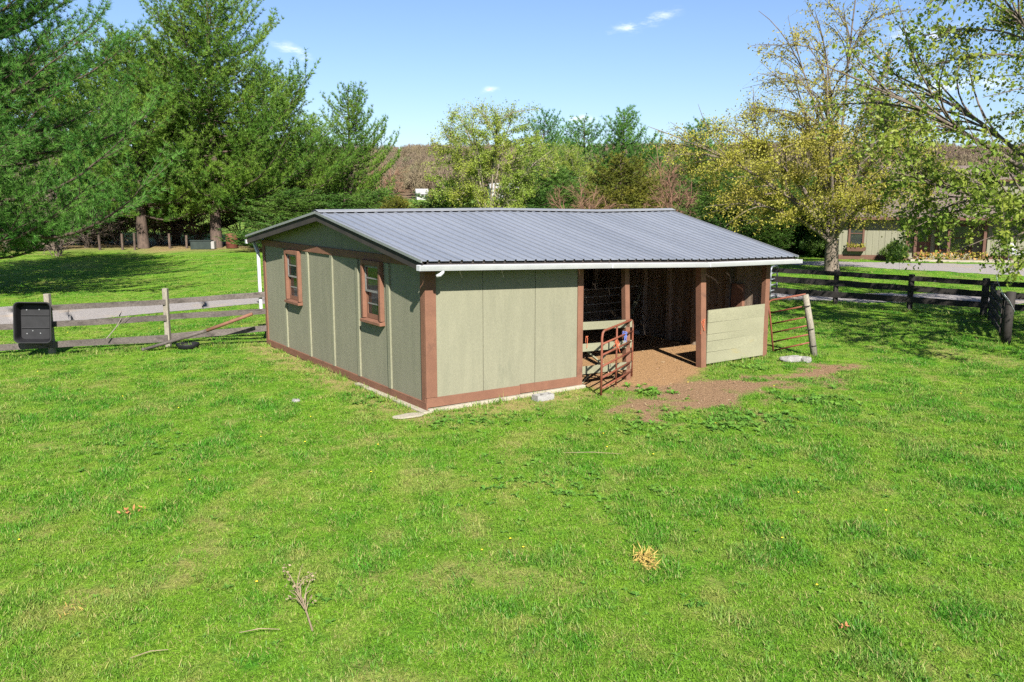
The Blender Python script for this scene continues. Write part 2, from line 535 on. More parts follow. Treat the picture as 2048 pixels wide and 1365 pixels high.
def make_ground_mat():
    m, N, Lk, b = newmat('lawn')
    geo = N.new('ShaderNodeNewGeometry')
    pos = geo.outputs['Position']
    c = grass_colour(N, Lk, pos)
    nf = noise_node(N, Lk, pos, 26., 5, .75)
    nm = noise_node(N, Lk, pos, 7., 4, .7)
    c = mixc(N, Lk, 1., c, mixc(N, Lk, rng_node(N, Lk, nf, .3, .7), (.42, .46, .4), (1.1, 1.08, 1.05)), 'MULTIPLY')  # fine mottle, darkened to paint in the shade between blades
    c = mixc(N, Lk, 1., c, mixc(N, Lk, rng_node(N, Lk, nm, .3, .7), (.72, .8, .72), (1.15, 1.1, 1.05)), 'MULTIPLY')

    def att(n):
        a = N.new('ShaderNodeAttribute')
        a.attribute_name = n
        return a.outputs['Fac']
    dry = mixc(N, Lk, rng_node(N, Lk, nf, .3, .7), (.30, .22, .09), (.48, .38, .17))
    c = mixc(N, Lk, att('dry'), c, dry)
    soil = mixc(N, Lk, rng_node(N, Lk, nf, .3, .72), (.215, .128, .070), (.43, .28, .165))
    soil = mixc(N, Lk, rng_node(N, Lk, nm, .62, .74), soil, (.20, .105, .055))
    c = mixc(N, Lk, att('soil'), c, soil)
    sand = mixc(N, Lk, rng_node(N, Lk, nf, .3, .75), (.34, .20, .10), (.50, .305, .15))
    c = mixc(N, Lk, att('sand'), c, sand)
    fld = noise_node(N, Lk, pos, .05, 5, .7)
    c = mixc(N, Lk, att('field'), c, mixc(N, Lk, rng_node(N, Lk, fld, .35, .65), (.19, .30, .045), (.24, .35, .06)))
    c = mixc(N, Lk, att('wood'), c, mixc(N, Lk, rng_node(N, Lk, fld, .35, .65), (.17, .115, .08), (.22, .16, .10)))
    c = mixc(N, Lk, 1., c, (ALB,) * 3, 'MULTIPLY')
    Lk.new(c, b.inputs['Base Color'])
    b.inputs['Roughness'].default_value = .95
    b.inputs['Specular IOR Level'].default_value = .1
    bp = N.new('ShaderNodeBump')
    bp.inputs['Strength'].default_value = .9
    bp.inputs['Distance'].default_value = .04
    ad = N.new('ShaderNodeMath')
    ad.operation = 'ADD'
    Lk.new(nf, ad.inputs[0])
    Lk.new(nm, ad.inputs[1])
    Lk.new(ad.outputs[0], bp.inputs['Height'])
    Lk.new(bp.outputs[0], b.inputs['Normal'])
    # blades
    m2, N2, L2, b2 = newmat('grass_blade')
    g2 = N2.new('ShaderNodeNewGeometry')
    c2 = grass_colour(N2, L2, g2.outputs['Position'], 'INSTANCER')
    a2 = N2.new('ShaderNodeAttribute')
    a2.attribute_name = 'rnd'
    c2 = mixc(N2, L2, 1., c2, mixc(N2, L2, a2.outputs['Fac'], (.55, .62, .5), (1.45, 1.34, 1.4)), 'MULTIPLY')
    c2 = mixc(N2, L2, rng_node(N2, L2, a2.outputs['Fac'], .91, .95), c2, (.50, .47, .17))
    c2 = mixc(N2, L2, 1., c2, (ALB,) * 3, 'MULTIPLY')
    L2.new(c2, b2.inputs['Base Color'])
    b2.inputs['Roughness'].default_value = .5
    b2.inputs['Specular IOR Level'].default_value = .25
    t2 = N2.new('ShaderNodeBsdfTranslucent')
    L2.new(c2, t2.inputs['Color'])
    x2 = N2.new('ShaderNodeMixShader')
    x2.inputs[0].default_value = .35
    L2.new(b2.outputs[0], x2.inputs[1])
    L2.new(t2.outputs[0], x2.inputs[2])
    L2.new(x2.outputs[0], N2['Material Output'].inputs[0])
    # gravel
    m3, N3, L3, b3 = newmat('gravel')
    g3 = N3.new('ShaderNodeNewGeometry')
    p3 = g3.outputs['Position']
    f3 = noise_node(N3, L3, p3, 18., 5, .8)
    s3 = noise_node(N3, L3, p3, .8, 4, .6)
    c3 = mixc(N3, L3, rng_node(N3, L3, f3, .3, .7), (.245, .222, .210), (.385, .352, .338))
    c3 = mixc(N3, L3, rng_node(N3, L3, s3, .52, .7, 0, .6), c3, (.40, .31, .22))
    c3 = mixc(N3, L3, 1., c3, (ALB,) * 3, 'MULTIPLY')
    L3.new(c3, b3.inputs['Base Color'])
    b3.inputs['Roughness'].default_value = .95
    bp3 = N3.new('ShaderNodeBump')
    bp3.inputs['Strength'].default_value = .8
    bp3.inputs['Distance'].default_value = .03
    L3.new(f3, bp3.inputs['Height'])
    L3.new(bp3.outputs[0], b3.inputs['Normal'])


make_ground_mat()

# ------------------------------------------------------------------ the ground
def terrain(x, y):
    x, y = np.asarray(x, float), np.asarray(y, float)
    z = 2.9 * sm(85, 350, y)
    ridge = 44 + 7 * fbm(x / 260 + 3, y / 400 + 1, 3) + 5 * np.sin(x / 330 + .6)
    z = z + sm(430, 1020, y) * ridge * (0.86 + .14 * sm(1000, 1500, y))
    near = 1 - sm(30, 60, y)
    z = z + near * .05 * (fbm(x * .6, y * .6, 3) - .5) * sm(.3, 1.2, shed_gap(x, y))
    return z


def shed_gap(x, y):
    """distance outside the shed's footprint"""
    u, v = to_shed(x, y)
    du = np.maximum(np.maximum(-.3 - u, u - SL - .3), 0)
    dv = np.maximum(np.maximum(-.5 - v, v - 9.0), 0)
    return np.hypot(du, dv)


APRON = [G(*p)[:2] for p in ((1166, 772), (1230, 752), (1400, 738), (1420, 752), (1500, 752), (1620, 731), (1740, 716), (1712, 738), (1672, 757), (1610, 780), (1540, 803),
                             (1450, 832), (1360, 848), (1280, 845), (1250, 820), (1262, 790), (1215, 790))]


def turf(x, y):
    """dark clumps and pale thatch of the pasture"""
    lush = sm(.50, .68, fbm(x * 1.9 + 31, y * 1.35 + 7, 4)) * .75 + .55 * sm(.54, .70, fbm(x * 5.2 + 3, y * 4. + 77, 3))
    straw = sm(.54, .74, fbm(x * 2.6 + 140, y * 1.9 + 40, 5)) * .55 + .6 * sm(.58, .74, fbm(x * 6.1 + 11, y * 5. + 90, 3))
    big = fbm(x * .16 + 5, y * .16 + 80, 3)
    return np.clip(lush * (.4 + 1.1 * big), 0, 1) * .9, np.clip(straw * (1.45 - 1.2 * big), 0, 1) * .8


def masks(x, y):
    u, v = to_shed(x, y)
    nz = fbm(x * 1.3, y * 1.3, 5)
    n2 = fbm(x * 4.1 + 50, y * 4.1, 4)
    # sandy floor: inside, and spilling a little out of the opening
    di = np.minimum(np.minimum(u - 3.55, 9.45 - u), np.minimum(v + .05, 8.7 - v))
    di = np.where((u > 0) & (u < SL) & (v > 0) & (v < 8.7), np.maximum(di, .4), di)
    sp = polydist(x, y, [(SA + SU * a + SV * b)[:2] for a, b in ((3.6, .6), (7.25, .6), (7.25, -.25), (6.4, -.8), (5.3, -1.0), (4.9, -.7), (3.7, -.35))])
    sand = sm(-.18, .22, np.maximum(di, sp) + (nz - .5) * .9)
    sand = np.where((u > 7.3) & (v < -.02), sand * .0, sand)
    ap = polydist(x, y, APRON)
    soil = sm(-.35, .5, ap + (nz - .52) * 2.6 + (n2 - .5) * 1.3) * sm(.22, .42, n2 + .12)
    # straw-coloured verge along the two walls that show, worn spots in the lawn
    ex = shed_gap(x, y)
    verge = np.where((u < 3.6), 1, .2) * (1 - sm(.1, .75, ex + (nz - .5) * .9))
    verge = verge * .8
    duff_shade = sm(61, 66, y + (nz - .5) * 7) * (1 - sm(76, 80, y)) * (1 - sm(-17, -13, x + (nz - .5) * 6))  # brown needle floor, painted in to darken the shady ground under the pines
    soil = np.maximum(soil, duff_shade * .85)
    spots = sm(.66, .74, fbm(x * 1.4 + 9, y * 1.1 + 4, 4)) * .45
    blob = np.zeros_like(x)
    for px, py, r in ((755, 876, .42), (815, 832, .35), (1985, 722, .9), (1900, 705, .7), (330, 503, 3.), (160, 1200, .35), (1880, 712, .5), (1290, 1130, .2)):
        c = G(px, py)
        blob = np.maximum(blob, 1 - sm(r * .35, r, np.hypot((x - c[0]) , (y - c[1]) * .8) + (n2 - .5) * r))
    stripe = sm(78, 82, y) * (1 - sm(104, 112, y)) * (1 - sm(-14, -6, x))
    dry = np.clip(np.maximum(np.maximum(verge, spots * (y < 60)), np.maximum(blob * .6, stripe * .95)), 0, 1)
    field = sm(70, 90, y) * (1 - sm(430, 520, y))
    wood = sm(400, 470, y)
    return sand, soil, dry, field, wood


def axis(pairs):
    out = []
    for a, b, st in pairs:
        out.append(np.arange(a, b, st))
    return np.concatenate(out)


xs = axis([(-2600, -400, 200), (-400, -100, 25), (-100, -30, 4), (-30, -16, .7), (-16, 18, .13), (18, 32, .7), (32, 100, 4), (100, 400, 25), (400, 2601, 200)])
ys = axis([(-60, 4, 8), (4, 26, .12), (26, 40, .4), (40, 60, 1.), (60, 130, 4), (130, 400, 18), (400, 1500, 30), (1500, 3601, 300)])
X, Y = np.meshgrid(xs, ys)
xf, yf = X.ravel(), Y.ravel()
Z = terrain(xf, yf)
sand, soil, dry, field, wood = masks(xf, yf)
nx, ny = len(xs), len(ys)
idx = np.arange(nx * ny).reshape(ny, nx)
F = np.stack([idx[:-1, :-1].ravel(), idx[:-1, 1:].ravel(), idx[1:, 1:].ravel(), idx[1:, :-1].ravel()], 1)
ground = link('ground', npmesh('ground', np.stack([xf, yf, Z], 1), F, dict(sand=sand, soil=soil, dry=dry, field=field, wood=wood, lush=turf(xf, yf)[0], straw=turf(xf, yf)[1])), 'lawn', smooth=True)
tag(ground, 'green pasture grass with worn bare soil before the shed opening', 'ground', kind='structure')


def road(name, far, near, label, n=60, k=3):
    """a strip of gravel between its far and near edges, k slices across, with ragged sides"""
    far, near = np.array(far), np.array(near)
    t = np.linspace(0, 1, n)
    s1 = np.linspace(0, 1, len(far))
    e1 = np.stack([np.interp(t, s1, far[:, i]) for i in (0, 1)], 1)
    e2 = np.stack([np.interp(t, s1, near[:, i]) for i in (0, 1)], 1)
    V, Fc = [], []
    for i in range(n):
        a = e1[i] + (vnoise(i * .9, 3.3) - .5) * .5
        b = e2[i] + (vnoise(i * .9, 8.3) - .5) * .5
        for j in range(k + 1):
            w = j / k
            p = a * (1 - w) + b * w
            zz = float(terrain(p[0], p[1])) + .012 + .03 * math.sin(math.pi * w)
            V.append((p[0], p[1], zz))
    for i in range(n - 1):
        for j in range(k):
            q = i * (k + 1) + j
            Fc.append((q, q + 1, q + k + 2, q + k + 1))
    o = link(name, npmesh(name, np.array(V), np.array(Fc)), 'gravel', smooth=True)
    return tag(o, label, 'road', kind='structure')


road('farm_track', [G(-260, 625)[:2], G(0, 614)[:2], G(117, 611)[:2], G(330, 602)[:2], G(520, 589)[:2], (0, 34.8), G(1550, 586)[:2], G(1800, 588)[:2], G(2048, 592)[:2], G(2400, 596)[:2]],
     [G(-260, 680)[:2], G(0, 658)[:2], G(117, 646)[:2], G(330, 625)[:2], G(520, 608)[:2], (0, 31.8), G(1550, 601)[:2], G(1800, 606)[:2], G(2048, 607)[:2], G(2400, 612)[:2]],
     'grey gravel track running behind the wooden fences', 140)
road('driveway', [G(1440, 522)[:2], G(1560, 522.5)[:2], G(1700, 524.5)[:2], G(1850, 527)[:2], G(2048, 531)[:2], G(2300, 536)[:2]],
     [G(1440, 526)[:2], G(1560, 529)[:2], G(1700, 534)[:2], G(1850, 542)[:2], G(2048, 553)[:2], G(2300, 568)[:2]],
     'pale gravel driveway passing in front of the house', 80)

# ------------------------------------------------------------------ the horse shed
shed = empty('horse_shed', (SA[0], SA[1], 0), STH, 'sage green open-fronted horse shed with brown trim and grey metal roof', 'shed')
W_ = 8.72                                   # depth of the gable wall
RV = 4.2                                    # where the ridge runs
ZE = lambda u: np.interp(u, [-.5, 3.9, 5.5, 6.8, 9.9], [2.822, 2.668, 2.610, 2.556, 2.500])      # front eave, sagging
ZR = lambda u: np.interp(u, [-.5, 4.4, 7.6, 10.4], [3.58, 3.585, 3.518, 3.535])                  # ridge
ZB = lambda u: np.interp(u, [-.5, 10.4], [2.90, 2.72])                                           # back eave
WT = lambda u: ZE(u) + (ZR(u) - ZE(u)) * .5 / 4.7 - .03                                          # top of the front wall

slab = MB()
slab.box(-.035, 3.66, -.13, W_ + .02, -.2, .06)
slab.box(-.17, -.036, -.15, 2.9, -.2, .035)
slab.build('foundation', 'concrete', shed, bevel=.012)


def wall_panel(name, u0, u1, v0, v1, z0, ztop, m, parent=shed, jit=.0, th=.02):
    """an upright sheet between two plan points, ztop = heights at both ends; stands on z0"""
    d = Vector((u1 - u0, v1 - v0, 0)).normalized()
    n = Vector((d.y, -d.x, 0)) * th
    o = random.uniform(0, jit)
    a, b = Vector((u0, v0, 0)) + n * (o / th if th else 0), Vector((u1, v1, 0)) + n * (o / th if th else 0)
    vs = []
    for off in (Vector((0, 0, 0)), n):
        vs += [a + off + Vector((0, 0, z0)), b + off + Vector((0, 0, z0)), b + off + Vector((0, 0, ztop[1])), a + off + Vector((0, 0, ztop[0]))]
    mb = MB()
    mb.add(vs, [(0, 1, 2, 3), (7, 6, 5, 4), (0, 4, 5, 1), (1, 5, 6, 2), (2, 6, 7, 3), (3, 7, 4, 0)])
    return mb.build(name, m, parent)


# front: three sheets of siding behind brown boards
seams = [0.0, 1.203, 2.425, 3.60]
for i in range(3):
    a, b = seams[i] + .006, seams[i + 1] - .006
    wall_panel('wall_panel', a, b, 0, 0, .1, (WT(a), WT(b)), 'green_panel', jit=.004)
    if i:                                   # dark ship-lap joint behind the seam
        mb = MB()
        mb.box(seams[i] - .012, seams[i] + .012, .004, .02, .1, WT(seams[i]))
        mb.build('joint_strip', 'dark_fascia', shed)
mb = MB()
mb.box(.62 - .003, .62 + .003, -.0205, -.016, .25, .98)
mb.build('joint_strip', 'dark_fascia', shed)
for u0, u1 in ((-.045, 2.05), (2.054, 3.50)):
    mb = MB()
    zb0, zb1 = .075, .075
    mb.add([(u0, -.052, .078), (u1, -.052, .062), (u1, -.021, .062), (u0, -.021, .078), (u0, -.052, .255), (u1, -.052, .235), (u1, -.021, .235), (u0, -.021, .255)],
           [(0, 3, 2, 1), (4, 5, 6, 7), (0, 1, 5, 4), (1, 2, 6, 5), (2, 3, 7, 6), (3, 0, 4, 7)])
    mb.build('base_board', 'brown_trim', shed, bevel=.004)
for u0, u1 in ((.18, 3.5),):
    mb = MB()
    z0, z1 = WT(u0) - .02, WT(u1) - .02
    mb.add([(u0, -.05, z0 - .2), (u1, -.05, z1 - .2), (u1, -.021, z1 - .2), (u0, -.021, z0 - .2), (u0, -.05, z0), (u1, -.05, z1), (u1, -.021, z1), (u0, -.021, z0)],
           [(0, 3, 2, 1), (4, 5, 6, 7), (0, 1, 5, 4), (1, 2, 6, 5), (2, 3, 7, 6), (3, 0, 4, 7)])
    mb.build('eave_board', 'brown_trim', shed, bevel=.004)
# corner boards, wrapped round the near corner
MB().box(-.054, .175, -.054, -.022, .26, 2.72).build('corner_board', 'brown_trim', shed, bevel=.005)
MB().box(-.054, -.022, -.0215, .13, .02, 2.74).build('corner_board', 'brown_trim', shed, bevel=.005)
MB().box(-.052, -.022, W_ - .14, W_ + .02, .02, 2.70).build('corner_board', 'brown_trim', shed, bevel=.005)


def post(name, ub, ut, zt, w, m='brown_trim', v0=-.05, dv=.13, zb=-.1):
    mb = MB()
    vs = []
    for u, z in ((ub, zb), (ut, zt)):
        vs += [(u - w / 2, v0, z), (u + w / 2, v0, z), (u + w / 2, v0 + dv, z), (u - w / 2, v0 + dv, z)]
    mb.add(vs, [(0, 3, 2, 1), (4, 5, 6, 7), (0, 1, 5, 4), (1, 2, 6, 5), (2, 3, 7, 6), (3, 0, 4, 7)])
    return mb.build(name, m, shed, bevel=.006)


post('post', 3.56, 3.56, WT(3.6), .14)
post('post', 4.93, 4.80, WT(4.8) - .02, .125)
post('post', 7.27, 7.12, WT(7.1) - .02, .165, dv=.17)
post('post', 9.42, 9.40, WT(9.4) - .02, .15)
mb = MB()                                   # header beam over the opening, in the shade of the eave
mb.add([(3.64, .0, WT(3.6) - .16), (9.5, .0, WT(9.5) - .16), (9.5, .07, WT(9.5) - .16), (3.64, .07, WT(3.6) - .16),
        (3.64, .0, WT(3.6)), (9.5, .0, WT(9.5)), (9.5, .07, WT(9.5)), (3.64, .07, WT(3.6))],
       [(0, 3, 2, 1), (4, 5, 6, 7), (0, 1, 5, 4), (1, 2, 6, 5), (2, 3, 7, 6), (3, 0, 4, 7)])
mb.build('header_beam', 'old_board', shed)
# half wall of five pale boards at the far end
zb = [.07, .345, .60, .765, 1.04, 1.335]
for i in range(5):
    a, b = zb[i] + .005, zb[i + 1] - .004
    wall_panel('board', 7.355, 9.36 + random.uniform(-.01, .01), -.012, -.012, a, (b, b + .012), 'half_wall_board', jit=.008, th=.03)
# three rail boards across the narrow bay
for za, zc, h in ((1.285, 1.23, .165), (.83, .785, .165), (.355, .31, .165)):
    mb = MB()
    mb.bar((3.62, -.036, za), (4.99, -.036, zc), .028, h)
    mb.build('board', 'half_wall_board', shed, bevel=.004)
mb = MB()
mb.bar((3.9, .3, .0), (4.45, -.0, .75), .10, .03)
mb.bar((4.45, -.0, .25), (3.75, .12, .8), .10, .03)
mb.build('brace', 'half_wall_board', shed)

# ---- gable wall: six sheets, battens over the joints, beam and gable above
gs = [0.0, 1.43, 2.86, 4.2, 5.6, 7.2, W_]
WIN = [(1.655, 2.535, 1.39, 2.66), (6.06, 6.96, 1.34, 2.64)]
ZBEAM = lambda v: np.interp(v, [0, W_], [2.66, 2.66])


def gable_sheet(v0, v1, z0, z1, z1b, m='green_panel'):
    j = random.uniform(0, .003)
    mb = MB()
    x0, x1 = -.02 - j, 0.0 - j
    mb.add([(x0, v0, z0), (x0, v1, z0), (x0, v1, z1b), (x0, v0, z1), (x1, v0, z0), (x1, v1, z0), (x1, v1, z1b), (x1, v0, z1)],
           [(3, 2, 1, 0), (4, 5, 6, 7), (0, 1, 5, 4), (1, 2, 6, 5), (2, 3, 7, 6), (3, 0, 4, 7)])
    return mb


for i in range(6):
    v0, v1 = gs[i] + .004, gs[i + 1] - .004
    hole = [w for w in WIN if w[0] < v1 and w[1] > v0]
    if not hole:
        gable_sheet(v0, v1, .12, 2.7, 2.7).build('wall_panel', 'green_panel', shed)
    else:                                   # the sheet is cut out round the window
        a, b, c, d = hole[0]
        a, b = max(a + .06, v0), min(b - .06, v1)
        mb = MB()
        for q in ((v0, v1, .12, c + .06), (v0, v1, d - .06, 2.7), (v0, a, c + .06, d - .06), (b, v1, c + .06, d - .06)):
            if q[1] - q[0] > .002:
                s = gable_sheet(q[0], q[1], q[2], q[3], q[3])
                mb.add(s.v, s.f)
        mb.build('wall_panel', 'green_panel', shed)
RAKE = lambda v, u=0.: (ZE(u) + (ZR(u) - ZE(u)) * (v + .5) / 4.7) if v <= RV else (ZR(u) + (ZB(u) - ZR(u)) * (v - RV) / 4.85)
# gable triangle in two sheets
for poly in ([(0.02, 2.78), (3.955, 2.78), (3.955, RAKE(3.955) - .03), (.02, RAKE(.02) - .03)],
             [(3.967, 2.78), (W_ - .02, 2.78), (W_ - .02, RAKE(W_ - .02) - .03), (RV, RAKE(RV) - .03), (3.967, RAKE(3.967) - .03)]):
    mb = MB()
    mb.prism(poly, 0, -.016, .004)
    mb.build('wall_panel', 'green_panel', shed)
MB().box(-.01, .0, 3.95, 3.972, 2.78, 3.5).build('joint_strip', 'dark_fascia', shed)
for v0, v1 in ((-.021, 2.2), (2.203, 5.9), (5.903, W_ + .02)):
    MB().box(-.058, -.0225, v0, v1, 2.66 + random.uniform(-.008, .004), 2.805).build('beam_board', 'brown_trim', shed, bevel=.005)
for v0, v1 in ((-.05, 2.4), (2.403, W_ + .02)):
    MB().box(-.056, -.0225, v0, v1, .02, .175).build('base_board', 'brown_trim', shed, bevel=.005)
for v in (1.43, 2.86, 4.2, 5.6, 7.16):
    mb = MB()
    dv = random.uniform(-.012, .012)
    for s0, w, x in ((0, .125, -.062),):
        mb.add([(x, v - w / 2 + dv, .176), (x, v + w / 2 + dv, .176), (-.023, v + w / 2 + dv, .176), (-.023, v - w / 2 + dv, .176),
                (x, v - w / 2 - dv, 2.64), (x, v + w / 2 - dv, 2.64), (-.023, v + w / 2 - dv, 2.64), (-.023, v - w / 2 - dv, 2.64)],
               [(0, 3, 2, 1), (4, 5, 6, 7), (0, 1, 5, 4), (1, 2, 6, 5), (2, 3, 7, 6), (3, 0, 4, 7)])
    mb.build('batten', 'green_batten', shed, bevel=.004)


def shed_window(v0, v1, z0, z1, lower_paper):
    w = empty('window')
    w.parent = shed
    t = .085
    x0, x1 = -.115, -.0225
    MB().box(x0, x1, v0, v0 + t, z0 + t, z1).build('frame', 'brown_trim', w, bevel=.006)
    MB().box(x0, x1, v1 - t, v1, z0 + t, z1).build('frame', 'brown_trim', w, bevel=.006)
    MB().box(x0, x1, v0 + t, v1 - t, z1 - .10, z1 - .001).build('frame', 'brown_trim', w, bevel=.006)
    mb = MB()
    mb.add([(x0 - .03, v0 - .02, z0), (x0 - .03, v1 + .02, z0), (x1, v1 + .02, z0), (x1, v0 - .02, z0),
            (x0 - .03, v0 - .02, z0 + t - .025), (x0 - .03, v1 + .02, z0 + t - .025), (x1, v1 + .02, z0 + t - .002), (x1, v0 - .02, z0 + t - .002)],
           [(0, 3, 2, 1), (4, 5, 6, 7), (0, 1, 5, 4), (1, 2, 6, 5), (2, 3, 7, 6), (3, 0, 4, 7)])
    mb.build('sill', 'brown_trim', w, bevel=.006)
    a, b, c, d = v0 + t + .003, v1 - t - .003, z0 + t + .003, z1 - .103
    mid = (c + d) / 2 + .02
    for (s0, s1, x, mt, bot) in ((mid - .02, d, -.045, 'white_paint', .04), (c, mid + .02, -.012, 'brown_trim', .09)):
        mb = MB()
        mb.box(x - .015, x + .015, a, a + .045, s0, s1)
        mb.box(x - .015, x + .015, b - .045, b, s0, s1)
        mb.box(x - .014, x + .014, a + .045, b - .045, s1 - .045, s1)
        mb.box(x - .014, x + .014, a + .045, b - .045, s0, s0 + bot)
        mb.build('sash', 'sash_paint' if mt == 'white_paint' else 'brown_trim', w)
        mz = (s0 + s1) / 2 + .01
        MB().box(x - .012, x + .012, a + .046, b - .046, mz - .013, mz + .013).build('glazing_bar', 'sash_paint', w)
        for q0, q1 in ((s0 + bot, mz - .013), (mz + .013, s1 - .045)):
            MB().box(x - .003, x + .003, a + .045, b - .045, q0, q1).build('pane', 'window_glass', w)
    if lower_paper:
        MB().box(.05, .055, a + .06, b - .02, c + .08, c + .36).build('paper', 'white_paint', w)


shed_window(*WIN[0], False)
shed_window(*WIN[1], True)

# ---- roof: ribbed metal sheets, ridge cap, rake trim, rafters underneath
UE = lambda s: -.35 + s * 10.22
UR = lambda s: -.35 + s * 10.63
NS = 11
PER = .2286


def roof_sheet(s0, s1, front):
    n_r = 4
    prof = [0.0]
    hz = [0.0]
    for k in range(n_r):
        c = (k + .5) / n_r
        for d, h in ((-.027, 0), (-.020, .025), (.020, .025), (.027, 0)):
            prof.append(c + d)
            hz.append(h)
    prof.append(1.0)
    hz.append(0.0)
    T = [0, .5, 1.0]
    vs, n = [], len(prof)
    for lay in (0, -.006):
        for t in T:
            for p, h in zip(prof, hz):
                s = s0 + (s1 - s0) * p
                u = UE(s) + (UR(s) - UE(s)) * t
                if front:
                    v, z = -.5 + 4.7 * t, ZE(u) + (ZR(u) - ZE(u)) * t
                    z -= .012 * math.sin(math.pi * t) * (1 + math.sin(u * 1.7))
                else:
                    v, z = RV + 4.85 * (1 - t), ZB(u) + (ZR(u) - ZB(u)) * t
                vs.append((u, v, z + h + lay))
    fs = []
    m = len(T)
    for j in range(m - 1):
        for i in range(n - 1):
            a = j * n + i
            q = (a, a + 1, a + n + 1, a + n)
            fs.append(q if front else q[::-1])
            o = m * n
            q2 = tuple(k + o for k in q)[::-1]
            fs.append(q2 if front else q2[::-1])
    o = m * n
    for i in range(n - 1):
        fs.append((i + 1, i, i + o, i + 1 + o))
        a = (m - 1) * n + i
        fs.append((a, a + 1, a + 1 + o, a + o))
    for j in range(m - 1):
        fs.append((j * n, j * n + n, j * n + n + o, j * n + o))
        a = j * n + n - 1
        fs.append((a + n, a, a + o, a + n + o))
    mb = MB()
    mb.add(vs, fs)
    return mb.build('roof_sheet', 'roof_metal', shed)


for i in range(NS):
    g = .0002
    roof_sheet(i / NS + g, (i + 1) / NS - g, True)
    roof_sheet(i / NS + g, (i + 1) / NS - g, False)
mb = MB()                                   # ridge cap, bent over the ridge, resting on the ribs
us = np.linspace(-.37, 10.32, 24)
vs, fs = [], []
for u in us:
    zr = float(ZR(u))
    for dv, dz in ((-.19, .036 - .19 * .165), (-.185, .044 - .185 * .165), (-.02, .06), (.02, .06), (.185, .044 - .185 * .14), (.19, .036 - .19 * .14)):
        vs.append((u, RV + dv, zr + dz))
for i in range(len(us) - 1):
    for k in range(5):
        a = i * 6 + k
        fs.append((a, a + 6, a + 7, a + 1))
mb.add(vs, fs)
mb.build('ridge_cap', 'roof_trim', shed)
for u_e, u_r in ((-.365, -.365), (9.885, 10.295)):   # rake trim up the near gable and the far gable
    MB().bar((u_e, -.52, ZE(u_e) - .005), (u_r, RV - .004, ZR(u_r) - .005), .028, .05).build('rake_trim', 'roof_trim', shed)
    MB().bar((u_r, RV + .004, ZR(u_r) - .005), (u_e, RV + 4.87, ZB(u_e) - .005), .028, .05).build('rake_trim', 'roof_trim', shed)
for u_e in (-.325, 9.84):                   # dark fly rafters under both rakes, added to lengthen the rake shadow
    MB().bar((u_e, -.46, ZE(u_e) - .11), (u_e, RV - .003, ZR(u_e) - .11), .04, .15).build('shade_rafter', 'dark_fascia', shed)
    MB().bar((u_e, RV + .003, ZR(u_e) - .11), (u_e, RV + 4.8, ZB(u_e) - .11), .04, .15).build('shade_rafter', 'dark_fascia', shed)
for s in np.linspace(.04, .975, 9):          # rafters
    u = float(UE(s)) + .05
    mb = MB()
    mb.bar((u, -.38, ZE(u) - .08), (u, RV, ZR(u) - .11), .045, .12)
    mb.bar((u, RV, ZR(u) - .11), (u, RV + 4.7, ZB(u) - .08), .045, .12)
    mb.build('rafter', 'old_board', shed)
# fascia, gutter in three lengths with kinked joints, broken outlet
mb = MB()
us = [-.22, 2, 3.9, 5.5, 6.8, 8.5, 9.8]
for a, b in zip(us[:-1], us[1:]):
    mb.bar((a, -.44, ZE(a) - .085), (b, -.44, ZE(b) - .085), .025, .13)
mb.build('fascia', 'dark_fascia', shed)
for a, b in ((-.43, 3.93), (3.945, 6.77), (6.785, 9.97)):
    mb = MB()
    za, zc = ZE(a) - .10, ZE(b) - .10
    sec = [(-.455, .03), (-.455, -.07), (-.535, -.07), (-.555, -.035), (-.575, .005), (-.585, .03), (-.575, .03), (-.565, .005), (-.53, -.06), (-.465, -.06), (-.465, .03)]
    vs = [(a, p, za + q) for p, q in sec] + [(b, p, zc + q) for p, q in sec]
    n = len(sec)
    fs = [(k, (k + 1) % n, n + (k + 1) % n, n + k) for k in range(n)]
    mb.add(vs, fs)
    for u, z in ((a, za), (b, zc)):         # closed ends
        mb.box(u - .004, u + .004, -.58, -.458, z - .066, z + .025)
    mb.build('gutter', 'white_paint', shed)
mb = MB()
mb.tube([(.06, -.50, ZE(0) - .14), (.06, -.50, ZE(0) - .20), (.03, -.47, ZE(0) - .245), (-.02, -.43, ZE(0) - .27)], [.036, .036, .038, .034], 10)
mb.build('gutter_outlet', 'white_paint', shed, smooth=True)
mb = MB()                                   # back gutter end and downpipe at the far corner
mb.box(-.36, 9.9, RV + 4.86, RV + 4.96, 2.70, 2.80)
mb.build('gutter', 'white_paint', shed)
MB().box(-.34, -.28, RV + 4.72, RV + 4.86, 2.74, 2.86).build('rake_end', 'rust_red', shed)
mb = MB()
mb.bar((-.16, RV + 4.86, 2.72), (-.13, W_ + .12, 2.45), .075, .06)
mb.bar((-.13, W_ + .12, 2.45), (-.13, W_ + .12, .85), .075, .06, (0, 1, 0))
mb.build('downpipe', 'white_paint', shed, bevel=.006)

